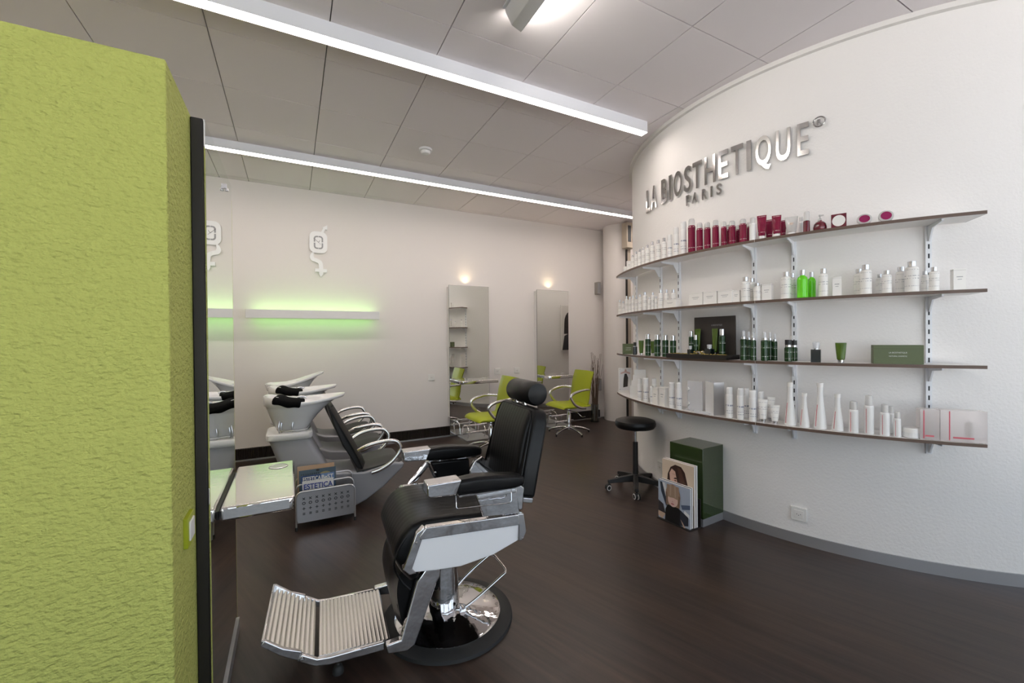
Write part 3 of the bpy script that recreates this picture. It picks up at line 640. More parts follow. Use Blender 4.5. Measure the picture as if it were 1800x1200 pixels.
def towel(y, label):
    o = thing('folded_towel', label, 'towel', (-.025, y, .885), 0, 'black towels on the basins'); o.rotation_euler = (0, radians(12), radians(-12))
    rings = []
    for i in range(9):
        x = -.10+.025*i; bulge = 1+.10*sin(i*1.7); zz = .006*sin(i*1.1)
        rings.append([(x, .11*c_*1.0, zz+.032*bulge*s_) for c_, s_ in ((-1, -.7), (-.4, -1), (.4, -1), (1, -.7), (1.03, 0), (1, .75), (.4, 1.05), (-.4, 1), (-1, .75), (-1.05, 0))])
    MB().loft(rings).build('towel_roll', 'towel', o, smooth=60, sub=1)
    MB().box((-.07, -.05, .033), (.018, .055, .003)).build('cloth_label', 'ink_white', o, smooth=0)
towel(3.60, 'folded black towel lying in the nearest wash basin'); towel(4.34, 'folded black towel lying in the middle wash basin')

# ------------------------------------------------------------------ lime salon chairs
def salon_chair(loc, face, label):
    o = thing('salon_chair', label, 'chair', loc, radians(face), 'lime green salon chairs')
    se = [(q.x, q.z) for q in spline([(-.20, 0, .445), (-.08, 0, .435), (.08, 0, .440), (.20, 0, .445), (.26, 0, .425), (.275, 0, .395)], 4)]
    channelled(se[::-1], .235, .035, 1, 0, .06).build('seat', 'lime_leather', o, smooth=60)
    MB().prism([(-.2, .40), (-.19, .43), (.24, .425), (.26, .395), (.1, .375), (-.12, .375)], -.20, .20).build('seat_base', 'lime_leather', o, bevel=.015)
    bk = [(q.x, q.z) for q in spline([(-.125, 0, .415), (-.155, 0, .50), (-.172, 0, .62), (-.20, 0, .76), (-.24, 0, .885)], 4)]
    channelled(bk, .222, .028, 1, 0, .05).build('backrest', 'lime_leather', o, smooth=60)
    MB().prism([(-.15, .42), (-.192, .62), (-.22, .76), (-.26, .878), (-.27, .87), (-.235, .75), (-.212, .62), (-.18, .44)], -.195, .195).build('back_shell', 'lime_leather', o, bevel=.01)
    for s in (-1, 1):
        pts = [(-.195, s*.215, .625), (-.10, s*.262, .632), (.0, s*.270, .622), (.10, s*.270, .596), (.145, s*.268, .555), (.125, s*.266, .50), (.07, s*.262, .435), (-.02, s*.255, .392), (-.12, s*.235, .378)]
        MB().tube(spline(pts, 4), [.011]*8+[.013]*25, 10, flat=1.4).build('armrest', 'gold_chrome', o)
    MB().lathe([(.028, .10), (.028, .27), (.020, .28), (.020, .38)], n=18).build('gas_lift', 'chrome', o)
    MB().box((0, 0, .372), (.16, .16, .014)).build('seat_plate', 'black_plastic', o, smooth=0)
    MB().lathe([(.034, .055), (.036, .10), (.030, .125)], n=18).build('hub', 'chrome', o)
    MB().tube(spline([(.03, .0, .33), (-.06, .12, .30), (-.10, .17, .25), (-.12, .22, .26)], 4), .006, 8).build('lift_lever', 'chrome', o)
    leg = None
    for k in range(5):
        a = radians(72*k+20); m = Matrix.Rotation(a, 4, 'Z')
        MB().tube(spline([(.02, 0, .085), (.12, 0, .080), (.24, 0, .052), (.30, 0, .028)], 4), [.020]*4+[.017]*5+[.012]*4, 10, m=m).build('leg', 'chrome', o)
        MB().lathe([(.011, 0), (.011, .02)], (.295, 0, 0), 10, m).build('glide', 'black_rubber', o)
salon_chair((2.13, 4.64, 0), 180, 'lime green salon chair half hidden behind the barber chair')
salon_chair((3.47, 4.90, 0), 179, 'lime green salon chair farther right, beside the vase of twigs')

# ------------------------------------------------------------------ rolling stool
so = thing('rolling_stool', 'round black swivel stool on castors beside the curved wall', 'stool', (2.69, 2.79, 0), 0)
MB().lathe([(.10, .548), (.160, .552), (.174, .572), (.176, .592), (.168, .614), (.14, .624), (0, .628)], n=48).build('seat', 'black_leather', so)
MB().lathe([(.045, .525), (.07, .552)], n=20).build('seat_plate', 'black_plastic', so)
MB().lathe([(.013, .40), (.013, .545)], n=16).build('piston', 'chrome', so)
MB().lathe([(.025, .08), (.022, .42), (.016, .425)], n=20).build('column_cover', 'black_plastic', so)
MB().lathe([(.034, .07), (.036, .13), (.026, .14)], n=20).build('hub', 'black_plastic', so)
for k in range(5):
    a = 228+72*k; m = Matrix.Rotation(radians(a), 4, 'Z')
    MB().loft([[(x, hw*c_, z+hh*s_) for c_, s_ in ((-1, -1), (1, -1), (.8, 1), (-.8, 1))] for x, hw, z, hh in ((.02, .024, .105, .030), (.14, .021, .094, .022), (.25, .017, .078, .014))], m=m).build('leg', 'black_plastic', so, bevel=.004)
    cst = MB().lathe([(.008, .05), (.008, .08)], (.238, 0, 0), 8, m).box((.243, 0, .045), (.03, .022, .022), m).build('caster_fork', 'black_plastic', so)
    for s in (-1, 1):
        wm = m @ Matrix.Translation((.248, s*.014, .026)) @ Matrix.Rotation(radians(25), 4, 'Z') @ Matrix.Rotation(pi/2, 4, 'X')
        MB().lathe([(.026, -.007), (.026, .007)], n=20, m=wm).build('caster_wheel', 'black_rubber', cst)
        MB().lathe([(.024, -.0085), (.024, .0085), (.017, .0088)], n=20, m=wm).build('wheel_rim', 'trim_white', cst)
        MB().lathe([(.017, -.0095), (.017, .0095)], n=16, m=wm).build('wheel_cap', 'black_plastic', cst)

# ------------------------------------------------------------------ green box and magazines on the floor
gb = thing('display_plinth', 'glossy dark green box plinth standing against the curved wall', 'plinth', (2.674, 2.145, 0), radians(4))
MB().box((0, 0, .305), (.245, .275, .50)).build('box_body', 'olive_box', gb, bevel=.002)
MB().box((0, 0, .027), (.240, .270, .054)).build('base_strip', 'trim_grey', gb, smooth=0)
hd = thing('book_holder', 'thin black holder under the leaning books', 'holder', (2.475, 2.14, 0), radians(4))
MB().box((0, 0, .003), (.13, .275, .006)).build('holder_base', 'black_panel', hd, smooth=0)
MB().box((.062, 0, .10), (.005, .275, .20)).build('holder_back', 'black_panel', hd, smooth=0)
skin = (.62, .40, .32)
dark_hair = [((.66, .54, .42), [(-.13, 0), (.13, 0), (.13, .43), (-.13, .43)]), ((.045, .022, .018), [(-.10, .18), (-.085, .33), (-.06, .385), (-.02, .41), (.03, .405), (.06, .37), (.09, .26), (.12, .17), (.04, .12), (-.06, .12)]),
    (skin, [(-.07, .34), (-.05, .375), (-.02, .36), (.0, .27), (.015, .20), (-.01, .185), (-.045, .23), (-.065, .29)]), ((.045, .022, .018), [(-.035, .305), (-.02, .318), (.0, .312), (-.018, .305)]), ((.045, .022, .018), [(-.03, .295), (-.018, .300), (-.008, .294), (-.02, .290)]),
    ((.45, .12, .13), [(-.022, .222), (-.008, .230), (.008, .222), (-.005, .214)]), ((.52, .30, .24), [(-.048, .272), (-.04, .29), (-.03, .262), (-.04, .255)]),
    ((.075, .036, .027), [(.012, .33), (.03, .36), (.055, .24), (.06, .17), (.04, .16)]), ((.52, .33, .26), [(-.05, .34), (-.03, .345), (-.012, .335), (-.03, .332)]), ((.09, .045, .032), [(-.0, .40), (.03, .39), (.07, .28), (.09, .19), (.06, .16), (.03, .26)]), ((.02, .012, .012), [(.05, .16), (.12, .17), (.13, .155), (.13, 0), (.0, 0), (.02, .12)])]
blond = [((.40, .46, .56), [(-.135, 0), (.135, 0), (.135, .282), (-.135, .282)]), ((.03, .04, .06), [(-.12, .27), (-.10, .27), (-.05, .14), (-.065, .10), (-.11, .20)]), ((.72, .73, .75), [(-.10, .27), (-.075, .27), (-.045, .16), (-.055, .13)]),
    ((.04, .035, .04), [(-.135, .13), (-.09, .11), (-.07, .04), (-.135, .05)]), ((.55, .40, .30), [(-.135, .05), (-.07, .045), (-.10, 0), (-.135, .015)]),
    ((.09, .12, .20), [(.06, .15), (.135, .17), (.135, .14), (.07, .12)]), ((.80, .82, .84), [(.09, .12), (.13, .10), (.13, .07), (.085, .10)]), ((.03, .035, .05), [(.04, .12), (.12, .08), (.12, .02), (.05, .0), (.02, .05)]),
    ((.008, .008, .009), [(-.075, .0), (.05, .0), (.055, .10), (.03, .135), (-.045, .135), (-.07, .08)]), ((.33, .22, .15), ell(-.005, .20, .062, .078)), ((.33, .22, .15), [(-.066, .20), (.055, .20), (.05, .12), (-.06, .12)]),
    ((.70, .50, .44), ell(-.005, .165, .042, .050)), ((.36, .25, .175), [(-.055, .27), (.045, .27), (.052, .185), (.03, .178), (.0, .182), (-.03, .178), (-.055, .185)]), ((.22, .14, .095), [(-.066, .21), (-.052, .21), (-.046, .13), (-.062, .115)]), ((.22, .14, .095), [(.045, .21), (.056, .20), (.052, .12), (.038, .135)]), ((.44, .33, .24), [(-.03, .272), (-.015, .275), (-.02, .19), (-.03, .19)]), ((.44, .33, .24), [(.008, .274), (.022, .27), (.024, .19), (.012, .19)]), ((.45, .14, .15), ell(-.006, .137, .014, .005)), ((.56, .34, .29), ell(-.006, .153, .006, .004)),
    ((.60, .42, .32), [(.06, .05), (.08, .03), (.10, 0), (.085, 0)])]
for x, h, wdt, polys, lab, cov in ((2.437, .285, .265, blond, 'white-edged book with a blond fringed portrait, frontmost by the green box', (.40, .46, .56)), (2.456, .288, .262, [], 'pale slim book just behind the blond portrait book', (.12, .16, .2)),
        (2.478, .432, .268, dark_hair, 'tall book with a long dark-haired portrait by the green box', (.66, .54, .42)), (2.500, .436, .268, [], 'tall pale book between the dark-haired portrait and the green box', (.7, .6, .58))):
    magazine((x, 2.14, .007), wdt, h, 0, polys, lab, None, cov, radians(-86), .014, 'books beside the green box')

# ------------------------------------------------------------------ vase with twigs
va = thing('glass_vase', 'clear glass cylinder vase on the floor by the column', 'vase', (4.31, 5.37, 0))
MB().lathe([(.060, 0), (.062, .01), (.062, .28), (.058, .28), (.058, .012), (0, .012)], n=28).build('glass_body', 'vase_glass', va)
MB().lathe([(.075, 0), (.075, .006), (.05, .008)], n=28).build('glass_foot', 'vase_glass', va)
for k in range(24):
    a = random.uniform(0, 2*pi); r0 = random.uniform(.005, .03); hh = random.uniform(.75, 1.13); lean = random.uniform(.02, .13); a2 = a+random.uniform(-.5, .5)
    pts = [(r0*cos(a), r0*sin(a), .016)]
    for i in range(1, 7):
        f = i/6; pts.append((r0*cos(a)+lean*f**1.3*cos(a2)+random.uniform(-.012, .012), r0*sin(a)+lean*f**1.3*sin(a2)*.6+random.uniform(-.012, .012), .016+hh*f))
    for i in range(len(pts)):
        if pts[i][2] < .30:
            d = math.hypot(pts[i][0], pts[i][1]); q = min(1, .05/max(d, 1e-6)); pts[i] = (pts[i][0]*q, pts[i][1]*q, pts[i][2])
    tw = MB().tube(spline(pts, 3), [max(.0022, .0075*(1-i/22)) for i in range(19)], 6).build('dry_twig', 'twig')
    tw.location = (4.31, 5.37, 0); tag(tw, 'thin dry brown twig standing in the floor vase', 'twig', 'dry twigs in the glass vase')

# ------------------------------------------------------------------ shelving on the curved wall
SZ = {1: 1.975, 2: 1.58, 3: 1.19, 4: .79}; UPS = (148.3, 165.2, 172.2, 190.5, 197.4, 215.8); SA0, SA1, SJ = 147.0, 220.1, 192.6
names = {1: 'top', 2: 'second', 3: 'third', 4: 'bottom'}
ulab = ('far left end of the shelves', 'second place from the left', 'third place from the left', 'middle of the shelves, left of the pair', 'middle of the shelves, right of the pair', 'right end of the shelves')
for a, lb in zip(UPS, ulab):
    o = thing('shelf_upright', 'slotted white metal shelf upright at the '+lb, 'upright', (*wall_pt(a, RW), .70), radians(a), 'slotted shelf uprights')
    MB().box((.008, 0, .63), (.016, .026, 1.30)).build('channel', 'bracket_white', o, smooth=0)
    sl = MB()
    for k in range(24): sl.box((.0163, 0, .03+k*.053), (.001, .007, .026))
    sl.build('slots', 'slot_dark', o, smooth=0)
br_me = MB().prism([(0, 0), (.165, 0), (.165, -.012), (.05, -.022), (.012, -.085), (0, -.085)], -.004, .004).mesh('bracket', 'bracket_white', 0)
for k, z in SZ.items():
    o = thing('wall_shelf', 'curved white shelf with brown edge, %s of four on the curved wall' % names[k], 'shelf', (*CC, z), 0, 'curved wall shelves')
    for b0, b1 in ((SA0, SJ-.04), (SJ+.04, SA1)):
        m = arc_band(RW+.018, RS-.0015, -.017, 0, b0, b1, 48, (0, 0)).build('board', 'shelf_top', o)
        arc_band(RS-.0015, RS, -.0172, -.0001, b0, b1, 48, (0, 0)).build('edge_band', 'shelf_edge', m)
    for b0 in (SA0, SA1):
        t = radians(b0); MB().box(((RW+RS+.018)/2, 0, -.0086), (RS-RW-.018, .003, .0168), Matrix.Rotation(t, 4, 'Z')).build('end_band', 'shelf_edge', o, smooth=0)
    for a in UPS:
        b = link('bracket', br_me, o); b.location = (*[(RW+.017)*f(radians(a)) for f in (cos, sin)], -.0174); b.rotation_euler = (0, 0, radians(a))

# ------------------------------------------------------------------ wall sign
sg = thing('wall_sign', 'chrome raised letters LA BIOSTHETIQUE PARIS on the curved wall', 'sign', (*CC, 2.5))
def letter(ch, a0, a1, z0, z1, bold, name='letter'):
    am = radians((a0+a1)/2); Wd = .90*2*(RW+.02)*math.tan(radians(abs(a1-a0))/2)
    me = fit_text(text_mesh(ch, 'sign_chrome', 1, .045, bold, name), -Wd/2, Wd/2, z0, z1)
    for v in me.vertices: v.co.z = (v.co.z/.045)*.005
    o = link(name, me, sg); n = Vector((cos(am), sin(am), 0)); e = Vector((-sin(am), cos(am), 0))
    # seen from outside, reading direction runs with growing angle on this side
    mx = Matrix((e, Vector((0, 0, 1)), n)).transposed().to_4x4(); mx.translation = n*(RW+.014); o.matrix_local = mx
    return o
for ch, a0, a1 in [('L', 158.07, 160.7), ('A', 160.87, 164.01), ('B', 165.92, 168.54), ('I', 169.05, 170.12), ('O', 170.72, 173.78), ('S', 174.2, 176.57), ('T', 176.7, 179.35), ('H', 179.88, 182.76), ('E', 183.24, 185.59), ('T', 186.0, 188.66), ('I', 189.2, 190.15), ('Q', 190.81, 193.9), ('U', 194.44, 197.08), ('E', 197.96, 199.94)]:
    letter(ch, a0, a1, (-.03 if ch == 'Q' else 0), .205, .012)
for ch, a0, a1 in [('P', 174.79, 176.11), ('A', 176.53, 178.24), ('R', 179.26, 180.55), ('I', 181.44, 181.91), ('S', 182.82, 184.08)]:
    letter(ch, a0, a1, -.105, -.025, .015)
letter('R', 201.05, 201.80, .165, .200, .01)
am = radians(201.4); n_ = Vector((cos(am), sin(am), 0)); e_ = Vector((-sin(am), cos(am), 0))
MB().tube([n_*(RW+.022)+e_*(.030*cos(2*pi*k/28))+Vector((0, 0, .182+.030*sin(2*pi*k/28))) for k in range(28)], .004, 8, closed=True).build('letter_ring', 'sign_chrome', sg)

# ------------------------------------------------------------------ products
PRODUCTS = [
    (1, 'jar', 153.97, 2.119, 0.0371, 0.0549), (1, 'box', 155.78, 2.108, 0.0794, 0.0971), (1, 'wbottle', 159.51, 2.123, 0.03, 0.125), (1, 'wbottle', 161.47, 2.123, 0.0294, 0.1431),
    (1, 'wbottle', 163.25, 2.121, 0.0336, 0.1507), (1, 'wbottle', 165.04, 2.123, 0.0306, 0.153), (1, 'wbottle', 166.66, 2.121, 0.0347, 0.1603), (1, 'wbottle', 168.59, 2.119, 0.0384, 0.1715),
    (1, 'wbottle', 170.71, 2.118, 0.0396, 0.1679), (1, 'wbottle', 172.6, 2.119, 0.0387, 0.1692), (1, 'spray', 174.38, 2.12, 0.0357, 0.1796), (1, 'spray', 176.09, 2.117, 0.0411, 0.2206),
    (1, 'spray', 178.02, 2.116, 0.044, 0.2465), (1, 'red', 179.97, 2.112, 0.0526, 0.2502), (1, 'red', 181.89, 2.115, 0.0455, 0.2035), (1, 'red', 183.57, 2.116, 0.0444, 0.1918),
    (1, 'red', 185.28, 2.116, 0.0433, 0.1924), (1, 'red', 186.95, 2.12, 0.0369, 0.1653), (1, 'red', 188.43, 2.116, 0.0446, 0.159), (1, 'red', 190.33, 2.115, 0.0466, 0.156),
    (1, 'red', 188.37, 2.032, 0.0313, 0.1421), (1, 'red', 186.47, 2.032, 0.0322, 0.1609), (1, 'red', 190.38, 2.032, 0.0303, 0.1471), (1, 'clear', 192.01, 2.119, 0.0389, 0.1494),
    (1, 'redtube', 193.41, 2.111, 0.0539, 0.1549), (1, 'redtube', 193.89, 2.028, 0.0479, 0.1386), (1, 'redtube', 195.7, 2.112, 0.0518, 0.1369), (1, 'redtube', 196.11, 2.03, 0.04, 0.1173),
    (1, 'cleartube', 197.83, 2.104, 0.0676, 0.1131), (1, 'clear', 198.9, 2.033, 0.0264, 0.1177), (1, 'redpump', 200.0, 2.12, 0.0352, 0.124), (1, 'flask', 201.74, 2.104, 0.0686, 0.0953),
    (1, 'ovalbox', 204.16, 2.108, 0.0709, 0.0797), (1, 'lidjar', 207.29, 2.105, 0.0669, 0.0647), (1, 'lidjar', 209.81, 2.105, 0.0661, 0.0696), (2, 'wbottle', 147.98, 2.123, 0.0308, 0.1505),
    (2, 'wbottle', 152.2, 2.123, 0.0297, 0.1227), (2, 'wbottle', 155.27, 2.124, 0.0288, 0.1627), (2, 'wbottle', 157.58, 2.124, 0.0281, 0.1486), (2, 'wbottle', 159.59, 2.124, 0.0275, 0.151),
    (2, 'wbottle', 161.54, 2.125, 0.0269, 0.1329), (2, 'wbottle', 163.25, 2.121, 0.0337, 0.1458), (2, 'wbottle', 165.33, 2.118, 0.0399, 0.1576), (2, 'wbottle', 167.49, 2.124, 0.0275, 0.106),
    (2, 'wbottle', 168.81, 2.124, 0.027, 0.1426), (2, 'wbottle', 170.06, 2.125, 0.0266, 0.1033), (2, 'wbottle', 171.33, 2.119, 0.0371, 0.153), (2, 'wbottle', 170.31, 2.031, 0.0354, 0.1606),
    (2, 'wbottle', 172.6, 2.03, 0.0388, 0.1524), (2, 'box', 174.62, 2.108, 0.1288, 0.0628), (2, 'box', 181.23, 2.108, 0.1154, 0.0922), (2, 'box', 184.27, 2.108, 0.1, 0.0893),
    (2, 'box', 187.21, 2.108, 0.0992, 0.0866), (2, 'box', 189.15, 2.108, 0.0449, 0.0811), (2, 'wbottle', 190.68, 2.111, 0.0547, 0.1633), (2, 'wbottle', 190.88, 2.031, 0.0368, 0.162),
    (2, 'wbottle', 192.68, 2.116, 0.0433, 0.1152), (2, 'wbottle', 192.68, 2.032, 0.0326, 0.1137), (2, 'box', 194.24, 2.108, 0.0556, 0.1026), (2, 'wbottle', 197.04, 2.11, 0.0567, 0.1674),
    (2, 'wbottle', 197.51, 2.029, 0.0422, 0.1666), (2, 'gbottle', 199.37, 2.109, 0.0572, 0.1705), (2, 'gbottle', 200.37, 2.029, 0.0431, 0.1623), (2, 'wbottle', 202.17, 2.115, 0.0462, 0.1657),
    (2, 'box', 203.91, 2.108, 0.0422, 0.11), (2, 'wbottle', 207.41, 2.111, 0.0543, 0.1678), (2, 'wbottle', 206.75, 2.028, 0.0463, 0.1568), (2, 'wbottle', 209.83, 2.117, 0.0423, 0.1261),
    (2, 'wbottle', 209.39, 2.031, 0.0368, 0.1175), (2, 'wbottle', 212.67, 2.109, 0.0582, 0.1668), (2, 'wbottle', 211.95, 2.028, 0.047, 0.1505), (2, 'wbottle', 215.0, 2.118, 0.0405, 0.127),
    (2, 'wbottle', 214.73, 2.032, 0.0313, 0.119), (2, 'box', 217.63, 2.108, 0.0485, 0.1102), (3, 'olivecard', 154.89, 2.108, 0.3051, 0.0981), (3, 'dbottle', 160.22, 2.118, 0.0398, 0.114),
    (3, 'gtube', 163.42, 2.116, 0.0432, 0.1306), (3, 'green', 166.4, 2.115, 0.0464, 0.1854), (3, 'gtube', 164.71, 2.031, 0.0378, 0.1246), (3, 'green', 169.95, 2.114, 0.0489, 0.1789),
    (3, 'green', 172.61, 2.113, 0.0495, 0.1742), (3, 'green', 174.95, 2.114, 0.048, 0.17), (3, 'pump', 190.37, 2.118, 0.04, 0.198), (3, 'pump', 190.28, 2.032, 0.0304, 0.1902),
    (3, 'pump', 192.03, 2.121, 0.0341, 0.187), (3, 'pump', 193.82, 2.117, 0.0425, 0.1875), (3, 'pump', 193.97, 2.032, 0.0303, 0.1836), (3, 'pump', 194.77, 2.033, 0.0284, 0.1747),
    (3, 'dark', 197.37, 2.117, 0.0415, 0.1347), (3, 'dark', 197.78, 2.031, 0.036, 0.1301), (3, 'dflask', 201.19, 2.112, 0.0526, 0.1197), (3, 'gtube', 204.37, 2.112, 0.0523, 0.1162),
    (3, 'olivebox', 210.96, 2.108, 0.2075, 0.1035), (4, 'spray', 162.69, 2.119, 0.0388, 0.1924), (4, 'spray', 165.29, 2.114, 0.0471, 0.2073), (4, 'spray', 168.07, 2.122, 0.0319, 0.144),
    (4, 'spray', 165.04, 2.029, 0.0424, 0.199), (4, 'box', 169.55, 2.108, 0.0682, 0.1373), (4, 'box', 171.98, 2.108, 0.068, 0.1524), (4, 'spray', 174.56, 2.115, 0.0462, 0.2023),
    (4, 'spray', 176.61, 2.117, 0.0429, 0.2068), (4, 'spray', 187.74, 2.115, 0.0453, 0.2116), (4, 'spray', 189.77, 2.117, 0.0421, 0.211), (4, 'spray', 191.85, 2.117, 0.0424, 0.2028),
    (4, 'spray', 189.74, 2.031, 0.0376, 0.2032), (4, 'spray', 192.38, 2.031, 0.0361, 0.1905), (4, 'wtube', 193.45, 2.111, 0.054, 0.1479), (4, 'wtube', 194.08, 2.029, 0.0447, 0.1575),
    (4, 'wtube', 195.32, 2.112, 0.0523, 0.1198), (4, 'cone', 197.55, 2.105, 0.0652, 0.2702), (4, 'cone', 199.58, 2.111, 0.0543, 0.2088), (4, 'cone', 201.67, 2.105, 0.0661, 0.2767),
    (4, 'cone', 203.94, 2.109, 0.0581, 0.2171), (4, 'stripe', 205.9, 2.115, 0.0457, 0.1801), (4, 'stripe', 207.73, 2.116, 0.0442, 0.219), (4, 'stripe', 209.57, 2.117, 0.0427, 0.1743),
    (4, 'stripe', 210.95, 2.122, 0.0322, 0.1375), (4, 'jar', 212.6, 2.101, 0.0744, 0.0528), (4, 'stripe', 210.7, 2.033, 0.0288, 0.1553), (4, 'pinkbox', 214.35, 2.108, 0.0771, 0.1621),
    (4, 'pinkbox', 217.87, 2.108, 0.1806, 0.1639),
]
UM = {}
def unit(key, fn):
    if key not in UM: UM[key] = fn()
    return UM[key]
def um(prof, mt, n=18, name='body', sm=40): return MB().lathe(prof, n=n).mesh(name, mt, sm)
def tube_mesh(mt, name='body', z0=.14):
    rings = []
    for z, rx, ry in ((z0, .30, .30), (z0+.04, .36, .34), (.5, .43, .26), (.8, .48, .12), (.95, .5, .04), (1, .5, .04)):
        rings.append([(rx*cos(2*pi*k/18), ry*sin(2*pi*k/18), z) for k in range(18)])
    return MB().loft(rings).mesh(name, mt, 50)
# kind: (words, category, [(part, builder)])
def KIND(k):
    if k == 'wbottle': return [('body', lambda: um([(.44, 0), (.5, .02), (.5, .74), (.44, .80), (.24, .83), (.24, .85)], 'white_print')), ('cap', lambda: um([(.31, .835), (.31, .995), (.29, 1)], 'cap_silver', name='cap'))]
    if k == 'spray': return [('body', lambda: um([(.45, 0), (.5, .015), (.5, .74), (.46, .77)], 'spray_print')), ('cap', lambda: um([(.47, .765), (.47, .96), (.40, 1)], 'pk_white2', name='cap'))]
    if k == 'red': return [('body', lambda: um([(.45, 0), (.5, .015), (.5, .76), (.42, .80)], 'crimson_print')), ('cap', lambda: um([(.43, .79), (.40, .95), (.30, 1)], 'cap_clear', name='cap'))]
    if k == 'clear': return [('body', lambda: um([(.45, 0), (.5, .015), (.5, .70), (.42, .75)], 'pk_white2')), ('cap', lambda: um([(.40, .74), (.40, .97), (.34, 1)], 'cap_clear', name='cap'))]
    if k == 'redtube': return [('body', lambda: tube_mesh('crimson_print')), ('cap', lambda: um([(.30, 0), (.31, .14)], 'pk_white2', name='cap'))]
    if k == 'cleartube': return [('body', lambda: tube_mesh('cap_clear')), ('insert', lambda: um([(.22, .10), (.26, .62), (.2, .66)], 'beige_print', name='insert')), ('cap', lambda: um([(.30, 0), (.31, .13)], 'pk_white2', name='cap'))]
    if k == 'wtube': return [('body', lambda: tube_mesh('white_print')), ('cap', lambda: um([(.28, 0), (.30, .14)], 'cap_silver', name='cap'))]
    if k == 'gtube': return [('body', lambda: tube_mesh('leaf_green')), ('cap', lambda: um([(.28, 0), (.30, .14)], 'cap_silver', name='cap'))]
    if k == 'redpump': return [('body', lambda: um([(.45, 0), (.5, .02), (.5, .52), (.42, .55)], 'dark_crimson')), ('cap', lambda: um([(.44, .55), (.44, .95), (.36, 1)], 'cap_clear', name='cap'))]
    if k == 'flask': return [('body', lambda: um([(.42, 0), (.49, .08), (.5, .22), (.44, .42), (.30, .55), (.16, .60), (.15, .64)], 'dark_crimson', 24)), ('pump', lambda: MB().lathe([(.14, .63), (.14, .76), (.05, .78), (.05, .9), (.10, .92), (.10, 1)], n=14).box((.14, 0, .95), (.25, .09, .07)).mesh('pump', 'cap_clear', 40))]
    if k == 'jar': return [('body', lambda: um([(.44, 0), (.5, .05), (.5, .55), (.46, .58)], 'pk_white2', 28)), ('lid', lambda: um([(.5, .56), (.5, .9), (.45, 1)], 'pk_white', 28, 'lid'))]
    if k == 'green': return [('body', lambda: um([(.45, 0), (.5, .015), (.5, .74), (.45, .77)], 'green_print')), ('cap', lambda: um([(.37, .765), (.37, .99), (.35, 1)], 'cap_silver', name='cap'))]
    if k == 'dbottle': return [('body', lambda: um([(.45, 0), (.5, .03), (.5, .62), (.4, .66)], 'dark_bottle')), ('cap', lambda: um([(.34, .655), (.34, 1)], 'black_plastic', name='cap')), ('collar', lambda: um([(.36, .64), (.36, .70)], 'cap_silver', name='collar'))]
    if k == 'gbottle': return [('body', lambda: um([(.46, 0), (.5, .03), (.5, .66), (.42, .74), (.22, .79), (.22, .82)], 'bright_green', 24)), ('cap', lambda: um([(.25, .81), (.25, 1)], 'cap_silver', name='cap'))]
    if k == 'pump': return [('body', lambda: um([(.45, 0), (.5, .015), (.5, .68), (.42, .71)], 'green_print')), ('collar', lambda: um([(.36, .70), (.36, .79)], 'cap_silver', name='collar')), ('cap', lambda: um([(.24, .78), (.22, .97), (.14, 1)], 'acrylic', name='cap'))]
    if k == 'dark': return [('body', lambda: um([(.45, 0), (.5, .02), (.5, .62), (.40, .67)], 'green_print')), ('collar', lambda: um([(.40, .66), (.40, .78)], 'cap_silver', name='collar')), ('cap', lambda: um([(.44, .77), (.44, 1)], 'black_plastic', name='cap'))]
    if k == 'dflask': return [('body', lambda: MB().box((0, 0, .32), (.92, .92, .64)).mesh('body', 'dark_bottle', 0)), ('collar', lambda: um([(.2, .63), (.2, .70)], 'cap_silver', name='collar')), ('cap', lambda: um([(.30, .68), (.34, .97), (.3, 1)], 'acrylic', name='cap'))]
    if k == 'cone': return [('body', lambda: um([(.44, 0), (.5, .02), (.47, .15), (.36, .40), (.26, .62), (.22, .78), (.23, .90)], 'pk_white2', 24)), ('cap', lambda: um([(.235, .90), (.26, .985), (.25, 1)], 'pk_white', 24, 'cap'))]
    if k == 'stripe': return [('body', lambda: um([(.46, 0), (.5, .015), (.5, .70), (.44, .74)], 'pk_white2')), ('cap', lambda: um([(.40, .735), (.38, .97), (.30, 1)], 'cap_clear', name='cap'))]
    if k == 'lidjar': return [('body', lambda: um([(.40, -.38), (.46, -.36), (.48, -.05)], 'pk_white2', 28)), ('lid', lambda: um([(.5, -.06), (.5, .06), (.46, .10), (.36, .11)], 'cap_clear', 28, 'lid')), ('lid_label', lambda: um([(.36, .10), (.36, .118), (0, .119)], 'magenta', 28, 'lid_label'))]
